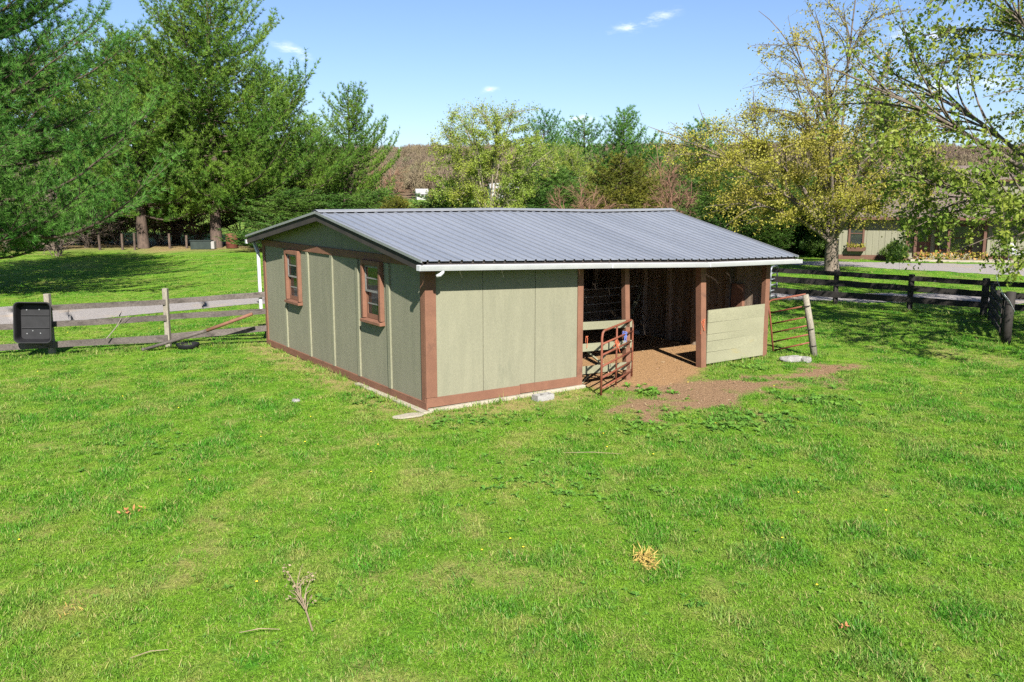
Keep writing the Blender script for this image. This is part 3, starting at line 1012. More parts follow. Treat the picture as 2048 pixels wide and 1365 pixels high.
# ---- inside: boarded end and back walls, posts, partition
v = 0.05
while v < W_ - .1:
    w = random.uniform(.17, .26)
    v1 = min(v + w, W_)
    zt = RAKE((v + v1) / 2, 9.5) - .12
    mb = MB()
    j = random.uniform(0, .014)
    mb.box(9.475 + j, 9.5 + j, v + .004, v1 - .004, -.05, zt)
    mb.build('plank', 'old_board', shed)
    v = v1
u = .03
while u < 9.45:
    u1 = min(u + random.uniform(.18, .27), 9.47)
    MB().box(u + .004, u1 - .004, W_ - .03 + random.uniform(-.01, .004), W_, -.05, RAKE(W_, (u + u1) / 2) - .12).build('plank', 'old_board', shed)
    u = u1
v = .05
while v < W_ - .05:                         # inner lining beside the closed stall
    v1 = min(v + random.uniform(.18, .27), W_ - .04)
    MB().box(3.64 + random.uniform(0, .012), 3.665, v + .004, v1 - .004, -.05, RAKE((v + v1) / 2, 3.7) - .12).build('plank', 'old_board', shed)
    v = v1
for v in (1.15, 2.3, 3.25, 4.25, 6.4):      # posts along the end wall
    MB().box(9.34, 9.468, v - .06, v + .06, -.05, RAKE(v, 9.4) - .15).build('post', 'old_board', shed)
for u, v in ((6.75, 4.25), (3.78, 4.25)):
    MB().box(u - .06, u + .06, v - .06, v + .06, -.05, RAKE(v, u) - .1).build('post', 'old_board', shed)
mb = MB()
a, b = S(1300, 530, 4.35), S(1262, 628, 4.35)
mb.bar(a, b, .04, .14, (0, 1, 0))
mb.build('brace', 'half_wall_board', shed)
MB().box(9.38, 9.475, .7, 1.05, 1.1, 1.75).build('lit_patch', 'brown_trim', shed)  # redder board standing in for the sunlit patch on the end wall
MB().box(6.9, 9.3, 5.6, 5.63, .3, 1.2).build('stall_board', 'old_board', shed)


def W3(u, v, z=0):
    p = SA + SU * u + SV * v
    return np.array([p[0], p[1], z])


# ------------------------------------------------------------------ gates
def tube_gate(name, a, b, za, zt_a, zt_b, levels, rad, m, label, group=None, uprights=(.5,), lift=.03, curved=True, base_b=None):
    """a tubular field gate whose foot runs a to b; heights at both ends; levels = fractions of the height of the inner bars"""
    a, b = np.array(a, float), np.array(b, float)
    root = empty(name, (a[0], a[1], 0), 0, label, 'gate', group)
    o = np.array([a[0], a[1], 0])
    zb = za if base_b is None else base_b

    def pt(t, f):
        p = a + (b - a) * t
        lo = za + (zb - za) * t
        hi = zt_a + (zt_b - zt_a) * t
        q = np.array([p[0], p[1], 0]) - o
        if len(a) > 3:
            q[:2] += np.array([a[3], a[4]]) * f
        q[2] = lo + (hi - lo) * f
        return q
    L = np.linalg.norm((b - a)[:2])
    c = min(.12 / L, .2) if curved else .0
    pts = [pt(0, 0), pt(0, .5), pt(0, .9), pt(c * .3, .97), pt(c, 1), pt(.5, 1), pt(1 - c, 1), pt(1 - c * .3, .97), pt(1, .9), pt(1, .5), pt(1, 0)]
    if not curved:
        pts = [pt(0, 0), pt(0, 1), pt(1, 1), pt(1, 0)]
    MB().tube(pts, rad * 1.15, 8).build('frame', m, root, smooth=True)
    for f in levels:
        MB().tube([pt(.01, f), pt(.5, f), pt(.99, f)], rad, 8).build('bar', m, root, smooth=True)
    for t in uprights:
        MB().tube([pt(t, .02), pt(t, .99)], rad * .9, 8).build('upright', m, root, smooth=True)
    return root


g1a, g1b = G(1202, 794), G(1263, 757)
tube_gate('tube_gate', g1a, g1b, .03, 1.31, 1.30, (.10, .27, .45, .63, .80), .021, 'rust_red', 'rusty red tubular gate standing ajar against the rail boards of the shed opening', uprights=(.46,), base_b=.04)
# second gate: the post it hangs on leans
pb = G(1631, 714)
pt_ = D(1611, 590, pb[1] - .05)
gate_post = empty('gate_post', (pb[0], pb[1], 0), 0, 'leaning grey round wooden post right of the shed', 'post')
MB().tube([(0, 0, -.2), tuple((pt_ - pb) * .5), tuple(pt_ - pb)], [.085, .08, .072], 12).build('pole', 'grey_post', gate_post, smooth=True)
for f in (.18, .45, .82):
    q = (pt_ - pb) * f
    MB().tube([q + np.array([-.14, -.02, 0]), q + np.array([-.05, -.09, .0]), q + np.array([.03, -.10, .02])], .012, 6).build('hinge', 'black_rail', gate_post)
gl = D(1548, 704, 21.35)
rt = empty('tube_gate', (pb[0], pb[1], 0), 0, 'rusty red tubular gate hung from the leaning grey post', 'gate')


def q2(px, py, y):
    return D(px, py, y) - np.array([pb[0], pb[1], 0])


yl, yr = 21.3, pb[1] - .03
lefts = [(1538, 604), (1541, 626), (1544, 648), (1545.5, 666), (1547, 684), (1549, 701)]
rights = [(1611, 589), (1613, 612), (1615, 634), (1617, 651), (1619, 669), (1621, 685)]
for i, (l, r) in enumerate(zip(lefts, rights)):
    if i == 0:
        MB().tube([q2(1546.5, 703, yl), q2(1540, 630, yl), q2(1537, 609, yl), q2(1539, 603, yl), q2(1546, 600, yl), q2(r[0], r[1], yr)], .024, 8).build('frame', 'rust_red', rt, smooth=True)
    else:
        MB().tube([q2(*l, yl), q2(*r, yr)], .02, 8).build('bar', 'rust_red', rt, smooth=True)
MB().tube([q2(1613, 590, yr + .05), q2(1624, 688, yr + .05)], .02, 8).build('upright', 'rust_red', rt, smooth=True)
# inside gate of the stall and the grey gate by the far fence
ga, gb = W3(5.6, 4.12), W3(9.25, 4.12)
tube_gate('stall_gate', ga, gb, .16, 1.46, 1.44, (.17, .34, .52, .68, .84), .017, 'dull_steel', 'dull steel tubular gate inside the dark shed', uprights=(.4,), lift=0)
e1, e2 = G(1552, 600), G(1539, 604)
tube_gate('tube_gate', e1, e2, .05, 1.32, 1.32, (.12, .28, .45, .62, .8), .03, 'galvanised', 'galvanised grey gate standing edge-on behind the shed corner', uprights=())

# ------------------------------------------------------------------ fences
def board_between(root, p, q, z0a, z1a, z0b, z1b, th, m, name='rail', off=0.0):
    p, q = np.array(p[:2], float), np.array(q[:2], float)
    d = (q - p) / np.linalg.norm(q - p)
    n = np.array([d[1], -d[0]])
    o = np.array(root.location[:2])
    k = 6
    vs, fs = [], []
    for i in range(k + 1):
        t = i / k
        c = p + (q - p) * t - o + n * off
        wob = random.uniform(-.008, .008) if 0 < i < k else 0
        lo, hi = z0a + (z0b - z0a) * t + wob, z1a + (z1b - z1a) * t + wob + random.uniform(-.004, .004)
        for s, z in ((0, lo), (1, lo), (1, hi), (0, hi)):
            w = c + n * th * s
            vs.append((w[0], w[1], z))
    for i in range(k):
        for j in range(4):
            a, b = i * 4 + j, i * 4 + (j + 1) % 4
            fs.append((a, b, b + 4, a + 4))
    fs += [(3, 2, 1, 0), tuple(k * 4 + j for j in range(4))]
    mb = MB()
    mb.add(vs, fs)
    return mb.build(name, m, root)


def zat(px, py, P0):
    return float(D(px, py, P0[1])[2])


# weathered fence left of the shed
f0, f1 = G(105, 712), G(337, 698)
fm = f0 + (f0 - f1) * 1.0 + np.array([0, -.1, 0])
fe = W3(-.04, W_ - .1)
fence = empty('board_fence', tuple(f1), 0, 'weathered grey three-rail board fence joining the shed wall', 'fence')
for P0, zt, w in ((f0, zat(105, 588, f0), .13), (f1, zat(337, 577, f1), .125), (fm, 1.4, .13)):
    l = P0 - f1
    mb = MB()
    mb.bar((l[0], l[1], -.2), (l[0] + random.uniform(-.02, .02), l[1], zt), w, w, (0, 1, 0), .004)
    mb.build('fence_post', 'grey_post', fence, bevel=.008)
zr0 = [(zat(112, 621, f0), zat(112, 610, f0)), (zat(112, 654, f0), zat(112, 643, f0)), (zat(112, 695, f0), zat(112, 683, f0))]
zr1 = [(zat(337, 609, f1), zat(337, 599, f1)), (zat(337, 641, f1), zat(337, 630, f1)), (zat(337, 683, f1), zat(337, 669, f1))]
zr2 = [(zat(527, 595, fe), zat(527, 584, fe)), (zat(527, 629, fe), zat(527, 618, fe)), (zat(527, 663, fe), zat(527, 652, fe))]
for i in range(3):
    board_between(fence, f0, f1, *zr0[i], *zr1[i], .035, 'grey_rail', off=.067)
    board_between(fence, f1, fe, *zr1[i], *zr2[i], .035, 'grey_rail', off=-.102)
    if i:
        board_between(fence, fm, f0, zr0[i][0] + .0, zr0[i][1] + .0, *zr0[i], .035, 'grey_rail', off=.067)
# loose timber lying across the lower rail, stick caught on it, rubber pan at the post foot
lp = empty('loose_pole', tuple(G(450, 668)), 0, 'reddish brown pole leaning over the lower fence rail', 'pole')
a, b = G(285, 703) - np.array(lp.location), D(505, 628, fe[1] - .6) - np.array(lp.location)
mid_ = a * .42 + b * .58 + np.array([0, 0, -.03])
MB().tube([a + np.array([0, 0, .03]), mid_], [.04, .045], 8).build('lower_half', 'grey_rail', lp, smooth=True)
MB().tube([mid_ + (b - a) * .004, b], [.047, .042], 8).build('upper_half', 'brown_trim', lp, smooth=True)
MB().tube([a + np.array([0, 0, .03]), a + (b - a) * .02 + np.array([0, 0, .04])], [.05, .05], 8).build('butt', 'grey_rail', lp, smooth=True)
st = empty('fallen_stick', tuple(G(225, 690)), 0, 'thin pale stick propped against the middle rail', 'stick')
a, b = D(213, 678, f0[1] + .2) - np.array(st.location), D(243, 636, f0[1] + .5) - np.array(st.location)
MB().tube([a, (a + b) / 2 + np.array([.05, 0, .02]), b], [.016, .012, .008], 6).build('stem', 'grey_post', st)
MB().tube([(a + b) / 2 + np.array([.05, 0, .02]), b + np.array([.25, 0, .1])], [.008, .004], 5).build('twig', 'grey_post', st)


def lathe(name, prof, m, loc, label, cat, n=24, parent=None, sq=None):
    vs, fs = [], []
    for r, z in prof:
        for k in range(n):
            t = 2 * math.pi * k / n
            vs.append((r * math.cos(t), r * math.sin(t) * (sq or 1), z))
    for i in range(len(prof) - 1):
        for k in range(n):
            fs.append((i * n + k, i * n + (k + 1) % n, (i + 1) * n + (k + 1) % n, (i + 1) * n + k))
    mb = MB()
    mb.add(vs, fs)
    o = mb.build(name, m, parent, smooth=True, loc=loc)
    return tag(o, label, cat) if label else o


pan = lathe('rubber_pan', [(.0, .05), (.20, .05), (.23, .055), (.27, .13), (.29, .135), (.295, .12), (.26, .02), (.22, 0), (0, 0)], 'black_plastic', tuple(G(376, 697)),
            'black rubber feed pan on the grass by the fence post', 'feed pan')

# black plastic tub hung on the fence, open side facing the paddock
tub = empty('feed_tub', tuple(f0 + np.array([.10, -.20, 0])), 0, 'black plastic tub bolted upright to the fence post', 'tub')
fd = (f1 - f0)[:2] / np.linalg.norm((f1 - f0)[:2])
tub.rotation_euler = (R(-6), R(2), math.atan2(fd[1], fd[0]) * .55)


def rrect(w, h, r, n=5):
    pts = []
    for cx, cy, a0 in ((w / 2 - r, h / 2 - r, 0), (-w / 2 + r, h / 2 - r, 90), (-w / 2 + r, -h / 2 + r, 180), (w / 2 - r, -h / 2 + r, 270)):
        for k in range(n + 1):
            t = R(a0 + 90 * k / n)
            pts.append((cx + r * math.cos(t), cy + r * math.sin(t)))
    return pts


rings = [(.80, .96, .10, -.36), (.84, 1.0, .12, -.37), (.84, 1.0, .12, -.345), (.79, .95, .10, -.34), (.74, .90, .09, -.10), (.70, .86, .08, -.075), (.0, .0, 0, -.075)]
inner = [(.80, .96, .10, -.365), (.74, .90, .10, -.33), (.70, .86, .09, -.12), (.64, .80, .08, -.10)]
vs, fs = [], []
cx, cz = -.32, .87
seq = [(.70, .86, .08, -.072), (.77, .93, .10, -.33), (.84, 1.0, .12, -.345), (.84, 1.0, .12, -.372), (.79, .95, .10, -.372), (.735, .895, .09, -.32), (.66, .82, .08, -.10)]
ring = []
for w, h, r, y in seq:
    pts = rrect(w, h, r)
    ring.append(len(pts))
    vs += [(cx + p, y, cz + q) for p, q in pts]
n = ring[0]
for i in range(len(seq) - 1):
    for k in range(n):
        fs.append((i * n + k, (i + 1) * n + k, (i + 1) * n + (k + 1) % n, i * n + (k + 1) % n))
fs.append(tuple(range(n)))
fs.append(tuple((len(seq) - 1) * n + k for k in range(n - 1, -1, -1)))
mb = MB()
mb.add(vs, fs)
mb.build('shell', 'black_plastic', tub)
for z in (-.14, .17):                       # moulded ledges across the floor of the tub
    MB().box(cx - .32, cx + .32, -.125, -.098, cz + z - .012, cz + z + .012).build('ledge', 'black_plastic', tub, bevel=.008)
for x, z in ((-.2, .30), (.08, .31), (-.2, -.28), (.1, -.27), (-.07, -.21)):
    MB().tube([(cx + x, -.097, cz + z), (cx + x, -.112, cz + z)], .015, 10).build('bolt', 'bolt_metal', tub)

# black fence along the lane, right of the shed
bp = [G(1546, 604), G(1670, 611), G(1818, 623), G(1966, 634), G(2140, 648)]
bp[0] = bp[1] + (bp[1] - bp[2]) * 1.05
px_rails = {0: [(546, 536), (569, 557), (589, 577)], 1: [(552, 543), (572, 560), (595, 583)], 2: [(562, 552), (583, 571), (605, 593)], 3: [(571, 561), (594, 582), (616, 604)]}
bfence = empty('board_fence', tuple(bp[1]), 0, 'black painted three-rail board fence along the gravel track', 'fence')
tops = [538, 541, 549, 557, 565]
zs = {}
for i, P0 in enumerate(bp):
    zt = 1.30 if i in (0, 4) else zat(1024 + CAM_F * P0[0] / P0[1] / math.cos(CAM_P), tops[i], P0)
    l = P0 - bp[1]
    mb = MB()
    w = .15 if i != 3 else .17
    mb.bar((l[0], l[1], -.2), (l[0] + random.uniform(-.02, .02), l[1], zt), w, w, (0, 1, 0), .004)
    mb.build('fence_post', 'black_rail', bfence, bevel=.01)
    pr = px_rails.get(i, None)
    if pr:
        pxl = [1553, 1670, 1818, 1966][i]
        zs[i] = [(zat(pxl, a, P0), zat(pxl, b, P0)) for a, b in pr]
zs[0] = zs[1]
zs[4] = zs[3]
for i in range(4):
    for k in range(3):
        board_between(bfence, bp[i], bp[i + 1], *zs[i][k], *zs[i + 1][k], .04, 'black_rail', off=.078)
# short black fence return with a wired gate and its corner post
cp = G(2011, 689)
ret = empty('wired_gate', tuple(cp), 0, 'black slatted gate with wire strands between the lane fence and the corner post', 'gate')
qa, qb = G(1980, 643), G(2004, 681)
d_ = (qb - qa)
for t, zt in ((.0, 1.2), (.38, 1.15), (.97, 1.2)):
    l = qa + d_ * t - cp
    mb = MB()
    mb.bar((l[0], l[1], .1 if t else -.1), (l[0], l[1], zt), .11, .11, (0, 1, 0), .003)
    mb.build('stile', 'black_rail', ret)
for z in (.28, .55, .82, 1.06):
    board_between(ret, qa, qb, z - .07, z + .07, z - .08, z + .06, .03, 'black_rail', name='slat', off=.06)
for z in (.42, .95, 1.12):
    l0, l1 = qa - cp, qb - cp
    MB().tube([(l0[0] + .06, l0[1] - .08, z), ((l0[0] + l1[0]) / 2 + .05, (l0[1] + l1[1]) / 2 - .1, z - .05), (l1[0] + .05, l1[1] - .08, z - .02)], .008, 5).build('wire', 'galvanised', ret)
cpost = empty('corner_post', tuple(cp), 0, 'thick dark round corner post in front of the lane fence', 'post')
MB().tube([(0, 0, -.2), (0, 0, .7), (.02, .0, 1.42)], [.125, .12, .115], 14).build('pole', 'black_rail', cpost, smooth=True)
for pts in ([(0, -.13, 1.05), (-.25, -.1, 1.35), (-.38, 0, 1.7), (-.36, .1, 1.85)], [(.1, -.1, .9), (-.1, -.15, 1.2), (-.3, 0, 1.5)]):
    MB().tube(pts, .007, 5).build('wire', 'galvanised', cpost)

# ------------------------------------------------------------------ small things round the shed
blk = empty('concrete_block', tuple(G(1086, 800)), STH, 'grey hollow concrete block lying against the front base board', 'block')
mb = MB()
mb.box(-.2, .2, -.1, -.065, 0, .19).box(-.2, .2, .065, .1, 0, .19)
for x in (-.2, -.018, .164):
    mb.box(x, x + .036, -.064, .064, .001, .189)
mb.build('shell', 'concrete_block', blk)
blk.scale = (1, 1, .6)


def rock(name, loc, sx, sy, sz, m, label, cat, seed, rz=0.):
    r = np.random.default_rng(seed)
    n, k = 7, 12
    vs, fs = [], []
    for i in range(n):
        ph = math.pi * i / (n - 1)
        for j in range(k):
            th = 2 * math.pi * j / k
            q = 1 + .22 * (r.random() - .5)
            c, s = math.cos(th), math.sin(th)
            e = (abs(c) ** 3 + abs(s) ** 3) ** (-1 / 3)
            vs.append((sx * e * c * q * math.sin(ph) ** .5, sy * e * s * q * math.sin(ph) ** .5, sz * (math.cos(ph) * .5 + .35) * q))
    for i in range(n - 1):
        for j in range(k):
            fs.append((i * k + j, (i + 1) * k + j, (i + 1) * k + (j + 1) % k, i * k + (j + 1) % k))
    mb = MB()
    mb.add(vs, fs)
    o = mb.build(name, m, None, loc=tuple(loc))
    o.rotation_euler = (0, 0, rz)
    return tag(o, label, cat)


rock('flat_stone', G(1583, 724), .28, .14, .17, 'stone_grey', 'long pale stone lying below the second rusty gate', 'stone', 1, .15)
rock('flat_stone', G(1612, 725), .13, .11, .16, 'stone_grey', 'short pale stone beside the longer one near the leaning post', 'stone', 2, -.2)
rock('broken_slab', G(818, 834), .30, .14, .05, 'concrete', 'broken pale concrete chunk at the near shed corner', 'concrete chunk', 3, .5)
rock('field_stone', G(592, 804), .08, .06, .06, 'stone_grey', 'small pale stone in the grass beside the gable wall', 'stone', 4)
for i, (px, py, w) in enumerate(((1290, 667, .3), (1272, 669, .18))):
    q = G(px, py)
    rock('salt_block' if i else 'feed_block', q, w, .12, .16, 'concrete_block', ('pale block on the floor at the foot of the stall gate', 'smaller grey block beside the pale block under the stall gate')[i], 'block', 8 + i, STH)


def twine(loc, n, r, m, label, seed, hang=.25):
    q = random.Random(seed)
    root = empty('twine', tuple(loc), 0, label, 'twine')
    for i in range(n):
        p = [(q.uniform(-r, r), q.uniform(-r, r) * .5, q.uniform(-r, r)) for _ in range(4)]
        p.append((q.uniform(-r, r), 0, -hang * q.uniform(.3, 1)))
        MB().tube(p, .007, 5).build('strand', m, root)
    return root


gm = g1a + (g1b - g1a) * .46
twine((gm[0], gm[1] - .03, .98), 5, .07, 'twine_orange', 'orange baling twine knotted on the middle upright of the open gate', 1)
gm = g1a + (g1b - g1a) * .72
twine((gm[0], gm[1] - .02, 1.06), 4, .06, 'twine_blue', 'blue baling twine tied high on the open red gate', 2, .2)
p_ = W3(7.17, -.06, 1.1)
twine(p_, 5, .05, 'twine_orange', 'orange baling twine hanging from the post beside the half wall', 3, .35)
p_ = W3(3.72, -.06, 1.05)
twine(p_, 2, .03, 'twine_orange', 'short pink twine dangling below the top rail board', 4, .3)


# two trestles standing in the dark stall behind the gate
def trestle(u, v, label):
    p = W3(u, v)
    t = empty('trestle', tuple(p), STH + .3, label, 'trestle')
    MB().box(-.4, .4, -.05, .05, .72, .80).build('beam', 'half_wall_board', t)
    for sx in (-.3, .3):
        for sy in (-1, 1):
            MB().bar((sx, sy * .03, .74), (sx * 1.1, sy * .27, 0), .05, .05, (1, 0, 0)).build('leg', 'half_wall_board', t)


trestle(6.3, 5.6, 'wooden trestle in the dark stall, nearer the siding')
trestle(7.8, 6.2, 'wooden trestle in the dark stall, further toward the end wall')

# ------------------------------------------------------------------ vegetation tools
def nrm(a):
    return a / (np.linalg.norm(a, axis=-1, keepdims=True) + 1e-9)


class Tubes:
    """many tapering tubes gathered into one mesh"""

    def __init__(s):
        s.V, s.F, s.n = [], [], 0

    def add(s, pts, rad, k=5):
        pts = np.asarray(pts, float)
        rad = np.asarray(rad, float)
        m = len(pts)
        d = nrm(np.gradient(pts, axis=0))
        ref = np.array([0, 0, 1.]) if abs(d[0][2]) < .8 else np.array([1., 0, 0])
        a = nrm(np.cross(d, ref))
        b = np.cross(d, a)
        t = np.arange(k) * 2 * math.pi / k
        ring = a[:, None, :] * np.cos(t)[None, :, None] + b[:, None, :] * np.sin(t)[None, :, None]
        v = pts[:, None, :] + ring * rad[:, None, None]
        i = np.arange(m - 1)[:, None] * k
        j = np.arange(k)[None, :]
        j2 = (j + 1) % k
        f = np.stack([i + j, i + j2, i + k + j2, i + k + j], -1).reshape(-1, 4) + s.n
        s.V.append(v.reshape(-1, 3))
        s.F.append(f)
        s.n += m * k

    def mesh(s, name):
        return npmesh(name, np.concatenate(s.V), np.concatenate(s.F))


def tuft_mesh(name, pos, axis, g, k, length, width, spread, lumps=None):
    """k needles fanning out of every point; one colour value per tuft"""
    n = len(pos)
    P = np.repeat(pos, k, 0)
    A = np.repeat(axis, k, 0)
    r = nrm(g.normal(size=(n * k, 3)))
    d = nrm(A + r * spread)
    L = length * g.uniform(.65, 1.15, n * k)[:, None]
    w = nrm(np.cross(d, g.normal(size=(n * k, 3)))) * width * g.uniform(.7, 1.2, n * k)[:, None]
    V = np.stack([P - w, P + w, P + d * L], 1).reshape(-1, 3)
    F = np.arange(len(V)).reshape(-1, 3)
    val = np.repeat(g.random(n), k) * .75 + g.random(n * k) * .25
    return npmesh(name, V, F, dict(rnd=np.repeat(val, 3)))


def leaf_mesh(name, pos, g, size, up=.4, aspect=.62):
    """single leaves: folded diamond blades at random lean"""
    n = len(pos)
    d = nrm(g.normal(size=(n, 3)) + np.array([0, 0, -.25]))
    nn = nrm(g.normal(size=(n, 3)) + np.array([0, -.2, up]))
    s = nrm(np.cross(d, nn))
    L = (size * g.uniform(.45, 1.4, n))[:, None]
    V = np.stack([pos, pos + d * L * .5 + s * L * aspect * .5, pos + d * L, pos + d * L * .5 - s * L * aspect * .5], 1).reshape(-1, 3)
    F = np.arange(len(V)).reshape(-1, 4)
    return npmesh(name, V, F, dict(rnd=np.repeat(g.random(n), 4)))


def conifer_meshes(name, H, Rad, seed, z0=.12, whorl=.62, nb=5, tuft=(6, .26, .030, .75), twig_step=.42, tuft_step=.26, droop=.12, rise=.22, profile=None, ragged=.45, lean=0., needles_k=None, forks=0):
    """a pine: whorls of limbs with side twigs, needle tufts along them; returns trunk mesh and crown mesh"""
    g = np.random.default_rng(seed)
    T = Tubes()
    zt = np.linspace(0, 1, 12)
    wob = np.cumsum(g.normal(0, .05, (12, 2)), 0) * .35
    tr = np.stack([wob[:, 0] + lean * zt * H, wob[:, 1], zt * H * .985], 1)
    r0 = .022 * H + .05
    T.add(np.vstack([[tr[0][0], tr[0][1], -.3], tr]), np.concatenate([[r0 * 1.35], r0 * (1 - zt) ** .85 + .015]), 8)
    at = lambda z: np.array([np.interp(z, tr[:, 2], tr[:, i]) for i in range(3)])
    if profile is None:
        profile = lambda t: (1 - t) ** .72 * (.55 + .45 * np.clip(t / .22, 0, 1))
    tops = [(tr, 1.0, 0.)]
    pos, axs = [], []
    ph = g.random(8) * 6.28

    def limb(base, az, L, elev, br):
        m = max(5, int(L / .5) + 2)
        s = np.linspace(0, 1, m)
        dirh = np.array([math.cos(az), math.sin(az), 0])
        side = np.array([-dirh[1], dirh[0], 0])
        curve = g.normal(0, .12)
        p = base + dirh * (s * L)[:, None] + side * (curve * L * s ** 2)[:, None]
        p[:, 2] += L * (elev * s - droop * np.sin(s * math.pi) + rise * s ** 2.2)
        p += np.cumsum(g.normal(0, .02, (m, 3)), 0) * L * .12
        T.add(p, br * (1 - s * .88), 4)
        nt = int(L * .86 / twig_step)
        for q in range(nt):
            t = .14 + .86 * (q + g.random()) / max(nt, 1)
            b0 = np.array([np.interp(t, s, p[:, i]) for i in range(3)])
            i1 = min(int(t * (m - 1)), m - 2)
            d0 = nrm(p[i1 + 1] - p[i1])
            tl = L * (.16 + .28 * (1 - t) + .10 * g.random()) * (.7 + .5 * min(1., t * 2.2))
            tl = min(max(tl, .25), 1.9)
            sg = 1 if q % 2 else -1
            d1 = nrm(d0 * (.55 + .5 * g.random()) + side * sg * (.6 + .5 * g.random()) + np.array([0, 0, g.normal(.16, .2)]))
            ms = 4
            ss = np.linspace(0, 1, ms)
            tp = b0 + d1 * (ss * tl)[:, None]
            tp[:, 2] += tl * .22 * ss ** 2
            T.add(tp, .014 * (1 - ss * .8) + .003, 3)
            nn = max(2, int(tl / tuft_step))
            for w in range(nn):
                tt = .22 + .78 * (w + g.random() * .8) / nn
                c = b0 + d1 * (tt * tl)
                c[2] += tl * .22 * tt ** 2
                pos.append(c + g.normal(0, .05, 3))
                axs.append(d1 + np.array([0, 0, .55]))
        for t in np.arange(.35, 1.0, tuft_step / max(L, .3)):
            c = np.array([np.interp(t, s, p[:, i]) for i in range(3)])
            pos.append(c + g.normal(0, .04, 3))
            axs.append(dirh * .8 + np.array([0, 0, .7]))
        pos.append(p[-1])
        axs.append(dirh + np.array([0, 0, .6]))
    z = z0 * H
    az = g.random() * 6.28
    while z < H * .975:
        t = (z - z0 * H) / (H * (1 - z0))
        n = nb if t < .85 else 4
        for i in range(n):
            az += 2 * math.pi / n + g.normal(0, .22)
            lump = 1 + ragged * (.5 * math.sin(2 * az + ph[0] + t * 5) + .5 * math.sin(3 * az + ph[1] - t * 9) + g.normal(0, .35))
            L = Rad * float(profile(t)) * max(.3, lump)
            if L < .18:
                L = .18
            if g.random() < .07:
                continue
            limb(at(z + g.normal(0, whorl * .2)), az, L, .05 + .55 * t ** 1.5 + g.normal(0, .08), .012 + .014 * L)
        az += .9
        z += whorl * g.uniform(.75, 1.2) * (1 - .35 * t)
    top = at(H * .985)
    for i in range(6):
        pos.append(top + np.array([0, 0, -.12 * i]))
        axs.append(np.array([g.normal(0, .3), g.normal(0, .3), 1.]))
    pos, axs = np.array(pos), nrm(np.array(axs))
    k, L, wd, sp = tuft
    return T.mesh(name + '_trunk'), tuft_mesh(name + '_crown', pos, axs, g, k, L, wd, sp), len(pos) * k


def bez(a, b, c, n):
    t = np.linspace(0, 1, n)[:, None]
    return a * (1 - t) ** 2 + 2 * b * t * (1 - t) + c * t ** 2


